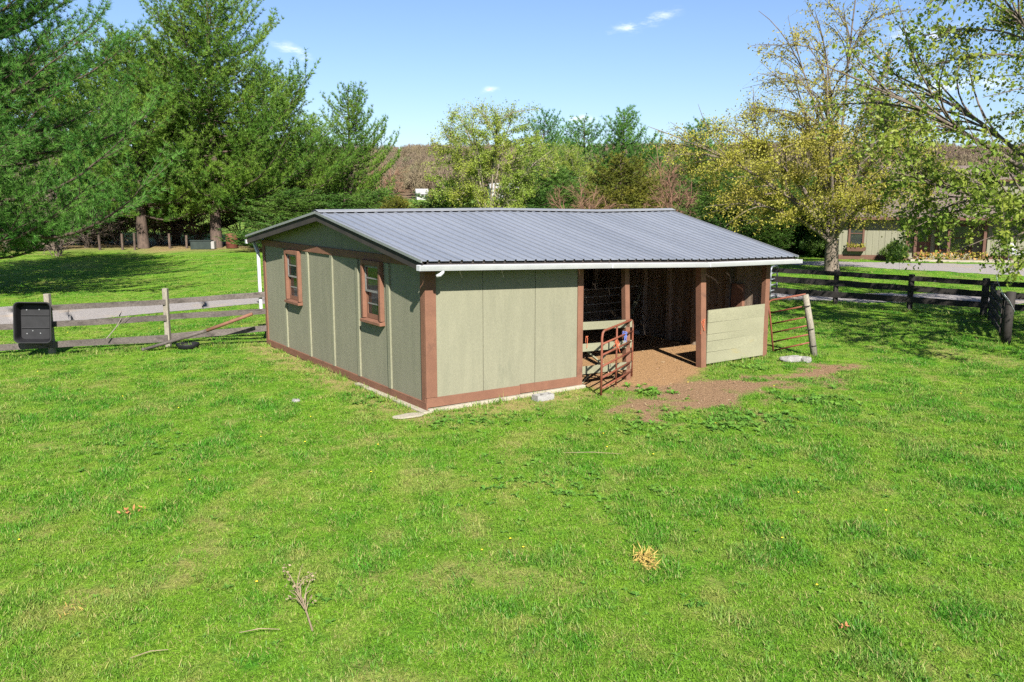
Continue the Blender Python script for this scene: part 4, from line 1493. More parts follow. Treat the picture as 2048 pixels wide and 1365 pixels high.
def broadleaf_meshes(name, H, fork, crown_c, crown_r, seed, K1=8, K2=8, tips=700, r0=.3, stems=1, leaves=18, leaf=.12, cloud=.38, shell=.55, floor=.0, bend=.55, keep=None, twig_r=.008, droop=0., wall=None, up=.4):
    """a branching tree: limbs reach out to groups of twig tips spread through an uneven crown"""
    g = np.random.default_rng(seed)
    T = Tubes()
    cc, cr = np.array(crown_c, float), np.array(crown_r, float)
    ph = g.random(6) * 6.28
    P = []
    while len(P) < tips:
        d = nrm(g.normal(size=3))
        r = g.random() ** (1 / 3 * (1 - shell) + .02) if g.random() < .75 else g.random() ** .5
        az, el = math.atan2(d[1], d[0]), d[2]
        lob = 1 + .16 * math.sin(3 * az + ph[0] + 2 * el) + .13 * math.sin(5 * az + ph[1] - 4 * el) + .10 * math.sin(7 * el + ph[2] + az)
        p = cc + d * cr * r * lob
        if p[2] < floor or (wall and not wall(p)):
            continue
        P.append(p)
    P = np.array(P)
    base = np.array([0, 0, 0.])
    forkp = np.array([0, 0, fork])
    if stems == 1:
        m = 6
        s = np.linspace(0, 1, m)
        tr = np.stack([np.sin(s * 3 + ph[3]) * .03 * fork, np.sin(s * 2 + ph[4]) * .03 * fork, s * fork], 1)
        tr -= tr[0]
        T.add(np.vstack([[0, 0, -.3], tr]), np.concatenate([[r0 * 1.45], r0 * (1.28 - .34 * s ** .5)]), 10)
        forkp = tr[-1]

    def far(Q, k):
        i = [int(g.integers(len(Q)))]
        d = np.linalg.norm(Q - Q[i[0]], axis=1)
        for _ in range(k - 1):
            j = int(np.argmax(d * g.uniform(.7, 1, len(Q))))
            i.append(j)
            d = np.minimum(d, np.linalg.norm(Q - Q[j], axis=1))
        return Q[i]
    s1 = far(P, K1)
    lab = np.argmin(np.linalg.norm(P[:, None] - s1[None], axis=2), 1)
    tipsegs = []
    for a in range(K1):
        Q = P[lab == a]
        if len(Q) == 0:
            continue
        c = Q.mean(0)
        end = c + (c - forkp) * (.25 if stems == 1 else .08)
        st = forkp - np.array([0, 0, fork * .22 * g.random()]) if stems == 1 else np.array([g.normal(0, .12), g.normal(0, .12), 0])
        ctrl = st + np.array([(end - st)[0] * .25, (end - st)[1] * .25, (end - st)[2] * bend])
        n = 12
        lim = bez(st, ctrl, end, n) + np.cumsum(g.normal(0, .025, (n, 3)), 0) * np.linspace(0, 1, n)[:, None]
        f = math.sqrt(len(Q) / len(P))
        ra = r0 * (.55 if stems == 1 else .5) * (.5 + f)
        rad = ra * (1 - np.linspace(0, 1, n)) ** .8 + .012
        T.add(lim, rad, 7)
        k2 = min(K2, len(Q))
        s2 = far(Q, k2)
        l2 = np.argmin(np.linalg.norm(Q[:, None] - s2[None], axis=2), 1)
        for b in range(k2):
            Q2 = Q[l2 == b]
            if len(Q2) == 0:
                continue
            c2 = Q2.mean(0)
            dd = np.linalg.norm(lim - c2, axis=1) + np.abs(np.arange(n) / n - .62) * 1.2
            dd[:3] += 3
            i = int(np.argmin(dd))
            i = max(2, i - 2)
            e2 = c2 + (c2 - lim[i]) * (.3 if stems == 1 else .1)
            tan = nrm(lim[min(i + 1, n - 1)] - lim[i - 1])
            dist = np.linalg.norm(e2 - lim[i])
            m2 = 8
            br = bez(lim[i], lim[i] + tan * dist * .4, e2, m2) + np.cumsum(g.normal(0, .02, (m2, 3)), 0) * np.linspace(0, 1, m2)[:, None]
            rb = min(rad[i] * .6, .012 + .012 * dist)
            rbs = rb * (1 - np.linspace(0, 1, m2)) ** .8 + twig_r
            T.add(br, rbs, 5)
            for p in Q2:
                j = int(np.argmin(np.linalg.norm(br - p, axis=1)))
                j = max(1, j - 1 - int(g.random() * 2))
                tan2 = nrm(br[min(j + 1, m2 - 1)] - br[j - 1])
                ds = np.linalg.norm(p - br[j])
                tw = bez(br[j], br[j] + tan2 * ds * .5, p + np.array([0, 0, -droop * ds]), 5)
                T.add(tw, np.linspace(min(rbs[j] * .7, twig_r * 1.5), twig_r * .35, 5), 3)
                tipsegs.append(tw)
    tw = np.array(tipsegs)                                      # (n,5,3)
    n = len(tw)
    cnt = int(n * leaves)
    if cnt == 0:
        return T.mesh(name + '_trunk'), None, 0
    w = np.ones(n)
    if keep:
        w = np.array([keep(p) for p in tw[:, -1]])
    pick = g.choice(n, cnt, p=w / w.sum())
    t = g.random(cnt) ** .6 * 4
    i = np.minimum(t.astype(int), 3)
    fr = (t - i)[:, None]
    pos = tw[pick, i] * (1 - fr) + tw[pick, i + 1] * fr + g.normal(0, cloud * .35, (cnt, 3))
    return T.mesh(name + '_trunk'), leaf_mesh(name + '_crown', pos, g, leaf, up), cnt * 2


def place_tree(name, meshes, loc, label, cat, leafm, barkm, group=None, rz=0., sc=1., scz=None):
    z = float(terrain(loc[0], loc[1]))
    t = empty(name, (loc[0], loc[1], z), rz, label, cat, group)
    t.scale = (sc, sc, scz or sc)
    link('trunk', meshes[0], barkm, t, smooth=True)
    if meshes[1] is not None:
        link('crown', meshes[1], leafm, t)
    return t


def copy_of(me, m):
    """the same mesh, for a tree of another tint"""
    c = me.copy()
    c.materials.clear()
    c.materials.append(MAT[m])
    return c


def on(px, Y):
    return (px - 1024) / CAM_F * Y * 1.0, Y


def onx(px, Y):
    """plan position at distance Y under an image column"""
    r = ray(px, 470)
    return float(r[0] / r[1] * Y), Y


# ------------------------------------------------------------------ pines
dome = lambda t: (np.clip(t / .10, 0, 1) * .35 + .65) * (1 - t ** 1.7) ** .75 + .03
NEAR = conifer_meshes('near_pine', 19., 6.9, 11, z0=.10, whorl=.72, nb=6, tuft=(18, .26, .0105, .9), twig_step=.21, tuft_step=.17, droop=.10, rise=.20, ragged=.24, profile=dome)
PA = conifer_meshes('pine_a', 18., 5.8, 21, z0=.16, whorl=.78, nb=6, tuft=(12, .34, .021, .9), twig_step=.24, tuft_step=.21, ragged=.46, profile=dome)
PB = conifer_meshes('pine_b', 19., 6.4, 22, z0=.15, whorl=.80, nb=6, tuft=(12, .34, .021, .9), twig_step=.24, tuft_step=.21, ragged=.5, lean=.02, profile=dome)
PC = conifer_meshes('pine_c', 13., 4.4, 23, z0=.08, whorl=.66, nb=6, tuft=(12, .33, .021, .9), twig_step=.24, tuft_step=.21, ragged=.55, profile=lambda t: (1 - t) ** .62 + .03)
CE = conifer_meshes('cedar', 9., 2.6, 24, z0=.02, whorl=.36, nb=8, tuft=(11, .27, .024, .95), twig_step=.25, tuft_step=.20, droop=.02, rise=.30, ragged=.42, profile=lambda t: (1 - t ** 1.4) ** .7 + .03)
print('conifer triangles', [q[2] for q in (NEAR, PA, PB, PC, CE)])

place_tree('pine_tree', NEAR, (-21.8, 33.5), 'large near pine with long bright needles filling the upper left corner', 'pine tree', 'pine_needles_blue', 'pine_bark', 'pines left of the shed', 0.4)
pines = [(PA, 285, 66, .95, .90, .3, 'tall pine with a thick reddish trunk, second from the upper left corner'),
         (PB, 432, 67, .95, 1.04, 1.2, 'tallest pine of the left group, its top rising above the others'),
         (PC, 352, 73, 1.1, 1.15, 2.2, 'pine with a slim dark trunk between the two thick trunks'),
         (PA, 540, 71, .80, .80, 4.0, 'broad pine behind the rear eave of the shed'),
         (PC, 705, 75, .80, 1.02, 3.2, 'lone pointed pine standing where the left group ends'),
         (PC, 630, 79, .95, .86, 5.0, 'lower pine filling the gap before the lone pointed pine'),
         (PB, 165, 76, .95, .85, 2.8, 'pine half hidden behind the near pine'),
         (PA, 20, 74, .95, .88, 5.2, 'pine at the left edge behind the thicket')]
for me, px, Y0, sc, scz, rz, lab in pines:
    x, y = onx(px, Y0)
    place_tree('pine_tree', me, (x, y), lab, 'pine tree', 'pine_needles', 'pine_bark', 'pines left of the shed', rz, sc, scz)
cedars_blue = (CE[0], copy_of(CE[1], 'cedar_green'))
cedars_olive = (CE[0], copy_of(CE[1], 'cedar_olive'))
pine_far = (PC[0], copy_of(PC[1], 'pine_needles_blue'))
ev = [(pine_far, 1165, 88, .86, .90, .5, 'pine_tree', 'dark pine behind the shed ridge, nearer the multi-stemmed tree', 'pine tree'),
      (pine_far, 1243, 88, .90, .97, 2.5, 'pine_tree', 'taller dark pine behind the olive bush', 'pine tree'),
      (pine_far, 1302, 92, .7, .72, 1.5, 'pine_tree', 'small pine whose tip pokes up beside the brown hill', 'pine tree'),
      (pine_far, 1087, 84, .62, .92, 3.7, 'pine_tree', 'narrow pine just behind the multi-stemmed tree', 'pine tree'),
      (pine_far, 1395, 80, .82, .83, 4.4, 'pine_tree', 'pine left of the yellow-leaved tree', 'pine tree'),
      (cedars_olive, 1238, 68, 1.15, .80, .2, 'cedar_tree', 'olive yellow bushy cedar behind the shed ridge', 'cedar'),
      (cedars_olive, 1285, 70, .95, .62, 1.2, 'cedar_tree', 'lower olive cedar right of the taller olive one', 'cedar'),
      (cedars_blue, 905, 66, 1.15, .56, 2.2, 'evergreen_shrub', 'dark round evergreen shrub left of the multi-stemmed tree', 'shrub'),
      (cedars_blue, 1050, 64, 1.2, .58, 3.2, 'evergreen_shrub', 'green evergreen shrub behind the middle of the roof ridge', 'shrub'),
      (cedars_blue, 1110, 70, 1.2, .70, 4.2, 'evergreen_shrub', 'green evergreen shrub between the multi-stemmed tree and the bare bush', 'shrub'),
      (cedars_blue, 1365, 74, 1.2, .78, .9, 'cedar_tree', 'dark cedar behind the right end of the ridge', 'cedar'),
      (cedars_blue, 1440, 66, 1.25, .74, 1.9, 'cedar_tree', 'dark cedar left of the yellow tree behind the roof slope', 'cedar'),
      (cedars_blue, 1500, 60, 1.25, .60, 2.9, 'evergreen_shrub', 'dark low evergreen just above the right roof edge', 'shrub'),
      (cedars_blue, 1555, 61, 1.1, .52, 3.9, 'evergreen_shrub', 'dark low evergreen between the roof edge and the yellow tree trunk', 'shrub'),
      (cedars_blue, 1610, 64, 1.15, .62, 5.9, 'evergreen_shrub', 'dark evergreen behind the yellow tree trunk', 'shrub'),
      (cedars_blue, 760, 70, 1.3, .50, 4.9, 'evergreen_shrub', 'low green evergreen at the foot of the lone pointed pine', 'shrub'),
      (cedars_blue, 690, 66, 1.35, .46, .7, 'evergreen_shrub', 'low green evergreen just behind the shed apex', 'shrub'),
      (cedars_blue, 590, 64, 1.3, .50, 2.7, 'evergreen_shrub', 'low green evergreen behind the gable roof edge', 'shrub'),
      (cedars_olive, 795, 66, .8, .44, 5.5, 'evergreen_shrub', 'rusty olive shrub beside the far white building', 'shrub')]
for me, px, Y0, sc, scz, rz, nm, lab, cat in ev:
    x, y = onx(px, Y0)
    place_tree(nm, me, (x, y), lab, cat, 'pine_needles', 'pine_bark', None, rz, sc, scz)

# ------------------------------------------------------------------ broad-leaved trees
x, y = onx(1668, 44.8)
YM = broadleaf_meshes('maple', 13.5, 1.75, (-1.0, 0, 5.9), (6.6, 5.4, 4.5), 31, K1=11, K2=10, tips=1700, r0=.33, leaves=42, leaf=.11, cloud=.42, shell=.5, floor=2.0,
                      keep=lambda p: 1.0 if p[2] < 7.4 else (.5 if p[2] < 8.8 else .16), wall=lambda p: True)
place_tree('maple_tree', YM, (x, y), 'spreading tree with yellow young leaves and a stout forked trunk beyond the black fence', 'tree', 'yellow_leaf', 'grey_bark')
# its thin upper shoots
x2, y2 = onx(1672, 46.3)
US = broadleaf_meshes('maple_top', 14.5, 2.2, (-.6, 0, 10.0), (4.6, 3.6, 4.4), 32, K1=9, K2=7, tips=620, r0=.13, leaves=13, leaf=.12, cloud=.18, shell=.6, floor=5.0, bend=.8)
place_tree('maple_tree', US, (x2, y2), 'thin upright tree with nearly bare shoots rising behind the yellow tree', 'tree', 'yellow_leaf', 'grey_bark')
RT = broadleaf_meshes('leafy', 13., 2.2, (-1.2, 0, 6.6), (7.0, 6.0, 6.4), 33, K1=18, K2=11, tips=2300, r0=.22, leaves=26, leaf=.115, cloud=.18, shell=.45, floor=1.9, droop=.12, twig_r=.006, keep=lambda p: 1.0 if p[2] < 5.2 else .55)
place_tree('leafy_tree', RT, (16.4, 22.5), 'near tree with fresh green leaves whose branches reach in from the right edge', 'tree', 'bright_leaf', 'grey_bark')
x, y = onx(978, 60)
CT = broadleaf_meshes('multistem', 11.5, .3, (0, 0, 6.5), (4.2, 4.0, 4.6), 34, K1=14, K2=9, tips=1500, r0=.17, stems=8, leaves=34, leaf=.11, cloud=.26, shell=.45, floor=2.0, bend=.75, keep=lambda p: 1.0 if p[2] < 8.5 else .6, wall=lambda p: p[2] < 10.6)
place_tree('multistem_tree', CT, (x, y), 'multi-stemmed tree with small pale green leaves behind the roof ridge', 'tree', 'young_leaf', 'pale_bark')
x, y = onx(1000, 66)
for px, Y0, rz, sc, lab in ((1115, 78, 1., .85, 'pale green tree behind the narrow pine'), (1335, 78, 2.1, .62, 'small pale tree near the right end of the ridge'), (1460, 76, 3.3, .78, 'pale yellow green tree left of the yellow tree crown')):
    x, y = onx(px, Y0)
    place_tree('young_tree', (CT[0], copy_of(CT[1], 'yellow_leaf' if px > 1300 else 'young_leaf')), (x, y), lab, 'tree', 'young_leaf', 'pale_bark', None, rz, sc)
BB = broadleaf_meshes('bare_bush', 4.6, .2, (0, 0, 2.5), (2.3, 2.2, 2.2), 35, K1=14, K2=9, tips=1500, r0=.06, stems=10, leaves=0, shell=.6, floor=.3, bend=.7, twig_r=.010)
SB = broadleaf_meshes('green_bush', 4.0, .2, (0, 0, 1.9), (2.2, 2.0, 1.9), 36, K1=10, K2=8, tips=700, r0=.07, stems=8, leaves=30, leaf=.18, cloud=.4, shell=.5, floor=.2, bend=.6)
BT = broadleaf_meshes('bare_tree', 9., 2.5, (0, 0, 6.), (3.4, 3., 3.2), 37, K1=9, K2=9, tips=1100, r0=.16, leaves=0, shell=.5, floor=2.5, twig_r=.010)
bushes = [(BB, 1160, 60, 1.2, 1.05, 0., 'bare_bush', 'reddish bare bush behind the roof ridge', 'bush', 'twig_red'),
          (BB, 1345, 64, .95, 1.2, 1., 'bare_bush', 'reddish bare bush behind the right end of the ridge', 'bush', 'twig_red'),
          (BB, 112, 57, .95, .75, 2., 'bare_bush', 'dark bare bush on the shaded lawn at left', 'bush', 'twig_grey'),
          (BB, 30, 66, 1.1, .8, 3., 'bare_bush', 'bare thicket bush at the left edge', 'bush', 'twig_grey'),
          (BB, 175, 67, 1.1, .85, 4., 'bare_bush', 'bare thicket bush beside the leaning trunk', 'bush', 'twig_grey'),
          (BB, 235, 70, 1., .7, 5., 'bare_bush', 'bare thicket bush at the old fence posts', 'bush', 'twig_grey'),
          (BB, 395, 71, 1.3, .85, 1.6, 'bare_bush', 'bare brush behind the dark green box', 'bush', 'twig_grey'),
          (BB, 318, 71, 1.3, .80, 2.6, 'bare_bush', 'bare brush between the pine trunks', 'bush', 'twig_grey'),
          (BB, 355, 77, 1.5, 1.1, 3.6, 'bare_bush', 'taller bare brush far behind the slim dark trunk', 'bush', 'twig_grey'),
          (BB, 480, 74, 1.2, 1.0, .6, 'bare_bush', 'bare brush in the shade behind the rusty barrel', 'bush', 'twig_grey'),
          (SB, 60, 63, 1., .95, .4, 'leafy_bush', 'leafy green bush in the thicket at the left edge', 'bush', 'twig_grey'),
          (SB, 135, 70, .9, 1.1, 1.4, 'leafy_bush', 'leafy green bush behind the dark bare bush', 'bush', 'twig_grey'),
          (SB, 205, 73, .9, .9, 2.4, 'leafy_bush', 'leafy green bush left of the thick reddish trunk', 'bush', 'twig_grey'),
          (SB, 1795, 52.3, .35, .32, .4, 'leafy_bush', 'small blue green clump growing against the house wall', 'bush', 'twig_grey'),
          (SB, 1640, 56, .5, .45, .9, 'leafy_bush', 'small bush on the lawn left of the house', 'bush', 'twig_grey'),
          (BT, 95, 69, 1.0, 1.0, .9, 'bare_tree', 'bare tree with a leaning trunk in the left thicket', 'tree', 'grey_bark'),
          (BT, 10, 62, .9, .85, 2.9, 'bare_tree', 'bare tree at the left edge with pale limbs', 'tree', 'grey_bark'),
          (BT, 1325, 72, .75, .8, 1.9, 'bare_tree', 'slender bare tree above the right end of the ridge', 'tree', 'twig_red'),
          (BT, 768, 95, .9, .85, 3.9, 'bare_tree', 'russet bare tree right of the lone pointed pine', 'tree', 'twig_red')]
for me, px, Y0, sc, scz, rz, nm, lab, cat, bark in bushes:
    x, y = onx(px, Y0)
    tr = (me[0] if bark in ('twig_red',) and me is BB else copy_of(me[0], bark), me[1])
    t = place_tree(nm, tr, (x, y), lab, cat, 'shrub_leaf', bark, None, rz, sc, scz)
    if nm == 'bare_tree' and px < 100:
        t.rotation_euler = (0, R(9), rz)

# ------------------------------------------------------------------ things under the pines
for i, px in enumerate((30, 198, 243, 268, 338, 372, 502)):
    Y0 = 64 if px < 300 else 66
    x, y = onx(px, Y0)
    h = random.uniform(1.0, 1.35)
    o = MB()
    o.bar((0, 0, -.2), (random.uniform(-.06, .06), 0, h), .14, .14, (0, 1, 0), .01)
    o = o.build('old_post', 'pine_bark', None, loc=(x, y, 0))
    tag(o, ('grey old wire-fence post in the thicket at the left edge', 'grey old fence post left of the pair by the reddish trunk', 'pale old fence post in front of the thicket', 'old fence post touching the thick reddish trunk',
            'short reddish post right of the thick trunk', 'old post beside the slim dark trunk', 'old post right of the rusty barrel')[i], 'post')
x, y = onx(463, 66)
bar = empty('rusty_barrel', (x, y, 0), 0, 'rusty red burn barrel under the pines', 'barrel')
lathe('drum', [(0, .02), (.42, .02), (.44, .05), (.44, .36), (.46, .38), (.44, .40), (.44, .68), (.46, .70), (.44, .72), (.44, 1.12), (.42, 1.14), (.40, 1.10), (.40, .2), (0, .2)], 'rusty_barrel', None, None, None, 20, bar)
x, y = onx(405, 65)
bx = empty('utility_box', (x, y, 0), .1, 'dark green low box with a white end under the pines', 'box')
MB().box(-.85, .65, -.4, .4, 0, .62).build('body', 'dark_green_box', bx, bevel=.04)
MB().box(-.9, .7, -.45, .45, .621, .68).build('lid', 'dark_green_box', bx, bevel=.02)
MB().box(.655, .9, -.35, .35, .05, .6).build('end_panel', 'concrete_block', bx)

# ------------------------------------------------------------------ the house behind the right-hand trees
hx, hy = 20.3, 54.5
HR = math.atan2(-2.6, 10.)
house = empty('house', (hx, hy, 0), HR, 'long sage green house with brown roof behind the right-hand trees', 'house')
EV = 2.75
MB().box(0, 4.6, 0, 7.5, -.2, EV).build('wall', 'house_siding', house)
MB().box(4.6, 9.2, 1.7, 7.5, -.2, EV).build('wall', 'house_siding', house)
MB().box(9.2, 22, .6, 7.5, -.2, EV).build('wall', 'house_siding', house)
for k in range(12):                          # grooves of the upright siding
    MB().box(.35 + k * .36, .375 + k * .36, -.02, -.002, .32, EV).build('siding_batten', 'house_siding', house)
for k in range(24):
    MB().box(9.4 + k * .5, 9.425 + k * .5, .58, .598, .4, EV).build('siding_batten', 'house_siding', house)
MB().box(-.03, 4.63, -.03, -.002, -.1, .3).build('base_board', 'house_trim', house)
MB().box(9.15, 22, .57, .598, -.1, .35).build('base_board', 'house_trim', house)
for u in (-.04, 4.44):
    MB().box(u, u + .2, -.045, -.021, .301, EV).build('corner_board', 'house_trim', house)


def house_window(u0, u1, v, z0, z1, bars=1):
    w = empty('window')
    w.parent = house
    for a in ((u0, u0 + .12, z0, z1), (u1 - .12, u1, z0, z1)):
        MB().box(a[0], a[1], v - .09, v - .022, a[2], a[3]).build('frame', 'house_trim', w)
    for a in ((z0, z0 + .12), (z1 - .12, z1)):
        MB().box(u0 + .12, u1 - .12, v - .088, v - .022, a[0], a[1]).build('frame', 'house_trim', w)
    MB().box(u0 + .12, u1 - .12, v - .05, v - .04, z0 + .12, z1 - .12).build('pane', 'window_glass', w)
    MB().box(u0 + .12, u1 - .12, v - .07, v - .052, (z0 + z1) / 2 - .03, (z0 + z1) / 2 + .03).build('sash', 'house_trim', w)
    return w


house_window(1.05, 2.0, 0, .85, 2.45)
house_window(14.2, 15.6, .6, 1.0, 2.3)
house_window(18.2, 19.4, .6, 1.0, 2.3)
wbx = MB()
wbx.prism([(1.0, .55), (2.05, .55), (2.1, .8), (.95, .8)], 1, -.42, -.11)
wbx.build('flower_box', 'house_trim', house)
g = np.random.default_rng(5)
fp = np.stack([g.uniform(1.0, 2.05, 160), g.uniform(-.45, -.12, 160), g.uniform(.8, 1.02, 160)], 1)
link('box_plants', leaf_mesh('box_plants', fp, g, .12), 'yellow_leaf', house)
d = empty('door')
d.parent = house
MB().box(5.2, 6.2, 1.62, 1.698, .12, 2.2).build('leaf', 'house_trim', d)
MB().box(5.4, 6.0, 1.60, 1.619, 1.1, 2.0).build('pane', 'window_glass', d)
house_window(6.5, 8.6, 1.7, .5, 2.2)
for u in (5.0, 6.9, 8.9):
    MB().box(u - .08, u + .08, .0, .16, .12, EV - .05).build('porch_post', 'house_trim', house)
MB().box(4.62, 15, -.9, 1.698, -.1, .12).build('porch', 'porch_concrete', house)
MB().box(15.01, 22, -.6, .56, -.1, .10).build('porch', 'porch_concrete', house)
# roof: two slopes with courses of shingles, gable dormer, fascia
rf = empty('roof')
rf.parent = house
for k in range(14):
    t0, t1 = k / 14, (k + 1) / 14
    y0, y1 = -.75 + 4.75 * t0, -.75 + 4.75 * t1
    z0, z1 = EV - .12 + 3.3 * t0, EV - .12 + 3.3 * t1
    MB().add([(-.6, y0, z0), (22.5, y0, z0), (22.5, y1, z1 - .03), (-.6, y1, z1 - .03), (-.6, y0, z0 + .05), (22.5, y0, z0 + .05), (22.5, y1, z1), (-.6, y1, z1)],
             [(0, 3, 2, 1), (4, 5, 6, 7), (0, 1, 5, 4), (1, 2, 6, 5), (2, 3, 7, 6), (3, 0, 4, 7)]).build('shingle_course', 'house_roof', rf)
MB().add([(-.6, 4, EV + 3.1), (22.5, 4, EV + 3.1), (22.5, 8.3, EV - .1), (-.6, 8.3, EV - .1)], [(0, 1, 2, 3)]).build('back_slope', 'house_roof', rf)
for u in (0.0, 21.98):
    mb = MB()
    mb.prism([(0.02, EV), (7.48, EV), (4, EV + 2.9)], 0, u, u + .02)
    mb.build('gable_end', 'house_siding', house)
MB().box(-.6, 22.5, -.8, -.755, EV - .22, EV - .06).build('fascia', 'house_trim', house)
dm = empty('dormer')
dm.parent = house
MB().box(9.5, 13.0, .9, 4, EV + .8, EV + 2.2).build('dormer_wall', 'house_siding', dm)
MB().prism([(9.2, EV + 2.2), (13.3, EV + 2.2), (11.25, EV + 3.7)], 1, .6, 5.).build('dormer_roof', 'house_roof', dm)
MB().box(9.2, 13.3, .55, .599, EV + 2.1, EV + 2.22).build('dormer_fascia', 'house_trim', dm)
MB().box(16.2, 17.0, 3.2, 4.0, EV + 2.2, EV + 4.0).build('chimney', 'concrete_block', house)


def hw(u, v):
    return np.array([hx + u * math.cos(HR) - v * math.sin(HR), hy + u * math.sin(HR) + v * math.cos(HR), .0])


def patio_chair(u, v, rz, label):
    p = hw(u, v)
    t = empty('patio_chair', (p[0], p[1], .12), HR + rz, label, 'chair')
    MB().box(-.27, .27, -.27, .27, .38, .42).build('seat', 'white_paint', t)
    mb = MB()
    for k in range(5):
        mb.bar((-.22 + k * .11, .26, .42), (-.22 + k * .11, .40, 1.0), .09, .025, (0, 1, 0))
    mb.build('backrest', 'white_paint', t)
    for sx in (-.25, .25):
        for sy in (-.24, .24):
            MB().bar((sx, sy, 0), (sx, sy, .6 if True else .4), .045, .045, (0, 1, 0)).build('leg', 'white_paint', t)
        MB().box(sx - .05, sx + .05, -.3, .28, .6, .63).build('armrest', 'white_paint', t)


patio_chair(10.6, -.2, .5, 'white patio chair on the house porch, nearer the door')
patio_chair(12.9, -.3, -.4, 'white patio chair on the house porch, farther from the door')
fp = np.stack([g.uniform(5.0, 9.0, 500), g.uniform(-.75, -.35, 500), g.uniform(.15, .6, 500)], 1)
pp = hw(0, 0)
fb = empty('porch_flowers', (pp[0], pp[1], 0), HR, 'orange and green flower bed along the porch edge', 'flower bed')
link('blooms', leaf_mesh('blooms', fp[:260], g, .14), 'flower_orange', fb)
link('leaves', leaf_mesh('flower_leaves', fp[200:], g, .16), 'yellow_leaf', fb)

# ------------------------------------------------------------------ far away: white farm buildings and the wooded hill
for i, (px, Y0, w, h, lab) in enumerate(((845, 350, 4.6, 2.2, 'far white farmhouse at the foot of the hill'), (1020, 330, 16., 4.2, 'far white barn glimpsed behind the multi-stemmed tree'), (118, 300, 20., 3.4, 'far pale building glimpsed under the left pines'))):
    x, y = onx(px, Y0)
    z = float(terrain(x, y))
    b = empty('far_building', (x, y, z), .2, lab, 'building')
    MB().box(-w / 2, w / 2, -3, 3, -.5, h).build('wall', 'far_white', b)
    MB().prism([(-3.3, h), (3.3, h), (0, h + 2.2)], 0, -w / 2 - .3, w / 2 + .3).build('roof', 'far_roof', b)
    for k in range(3):
        MB().box(-w / 2 + w * (k + .5) / 3 - .5, -w / 2 + w * (k + .5) / 3 + .5, -3.04, -3.002, 1, 2.3).build('window', 'dark_fascia', b)


def hidden_proto(name, me, col):
    o = bpy.data.objects.new(name, me)
    col.objects.link(o)
    return o


def scatter(name, pts, rot, scl, idx, col, m, label, cat, extra=None):
    """one object that strews the members of a collection over points"""
    me = npmesh(name, pts, np.zeros((0, 3), int)) if False else bpy.data.meshes.new(name)
    n = len(pts)
    me.vertices.add(n)
    me.vertices.foreach_set('co', np.asarray(pts, np.float32).ravel())
    a = me.attributes.new('rot', 'FLOAT_VECTOR', 'POINT')
    a.data.foreach_set('vector', np.asarray(rot, np.float32).ravel())
    a = me.attributes.new('scl', 'FLOAT_VECTOR', 'POINT')
    a.data.foreach_set('vector', np.asarray(scl, np.float32).ravel())
    a = me.attributes.new('which', 'INT', 'POINT')
    a.data.foreach_set('value', np.asarray(idx, np.int32))
    for k, v in (extra or {}).items():
        a = me.attributes.new(k, 'FLOAT', 'POINT')
        a.data.foreach_set('value', np.asarray(v, np.float32))
    me.update()
    o = bpy.data.objects.new(name, me)
    C.objects.link(o)
    ng = bpy.data.node_groups.new(name, 'GeometryNodeTree')
    ng.interface.new_socket('Geometry', in_out='INPUT', socket_type='NodeSocketGeometry')
    ng.interface.new_socket('Geometry', in_out='OUTPUT', socket_type='NodeSocketGeometry')
    N, Lk = ng.nodes, ng.links
    gi, go = N.new('NodeGroupInput'), N.new('NodeGroupOutput')
    ci = N.new('GeometryNodeCollectionInfo')
    ci.inputs['Collection'].default_value = col
    ci.inputs['Separate Children'].default_value = True
    ci.inputs['Reset Children'].default_value = True
    ip = N.new('GeometryNodeInstanceOnPoints')
    ip.inputs['Pick Instance'].default_value = True

    def na(nm, ty):
        q = N.new('GeometryNodeInputNamedAttribute')
        q.data_type = ty
        q.inputs['Name'].default_value = nm
        return q.outputs['Attribute']
    Lk.new(gi.outputs[0], ip.inputs['Points'])
    Lk.new(ci.outputs[0], ip.inputs['Instance'])
    Lk.new(na('which', 'INT'), ip.inputs['Instance Index'])
    e2r = N.new('FunctionNodeEulerToRotation')
    Lk.new(na('rot', 'FLOAT_VECTOR'), e2r.inputs[0])
    Lk.new(e2r.outputs[0], ip.inputs['Rotation'])
    Lk.new(na('scl', 'FLOAT_VECTOR'), ip.inputs['Scale'])
    Lk.new(ip.outputs[0], go.inputs[0])
    md = o.modifiers.new('scatter', 'NODES')
    md.node_group = ng
    return tag(o, label, cat, kind='stuff')


# hillside wood: bare and budding crowns, seen as one mass
wc = bpy.data.collections.new('wood_crowns')
g = np.random.default_rng(77)
for k in range(4):
    n = 420
    d = nrm(g.normal(size=(n, 3)))
    p = d * np.array([3.4, 3.4, 4.2]) * (g.random(n) ** .3)[:, None] * (1 + .25 * np.sin(d[:, :1] * 5 + k)) + np.array([0, 0, 8.])
    V = []
    up = nrm(np.stack([p[:, 0] * .12, p[:, 1] * .12, np.ones(n)], 1) + g.normal(0, .45, (n, 3)))
    s = nrm(np.cross(up, g.normal(size=(n, 3))))
    V = np.stack([p - s * .20, p + s * .20, p + up * g.uniform(.8, 1.9, n)[:, None]], 1).reshape(-1, 3)
    kv = [.2, .5, .75, .98][k]
    me = npmesh('wood_crown', V, np.arange(len(V)).reshape(-1, 3), dict(rnd=np.repeat(np.clip(kv + g.normal(0, .15 if k < 3 else .01, n), 0, 1 if k == 3 else .92), 3)))
    me.materials.append(MAT['bare_wood'])
    hidden_proto('wood_crown', me, wc)
n = 12000
hy_ = 450 + (g.random(n) ** .8) * 640
hx_ = g.uniform(-.72, .72, n) * hy_ * 1.05
pts = np.stack([hx_, hy_, terrain(hx_, hy_) - 1.], 1)
ii = g.choice(4, n, p=[.38, .34, .22, .06])
sc = g.uniform(.75, 1.3, n)
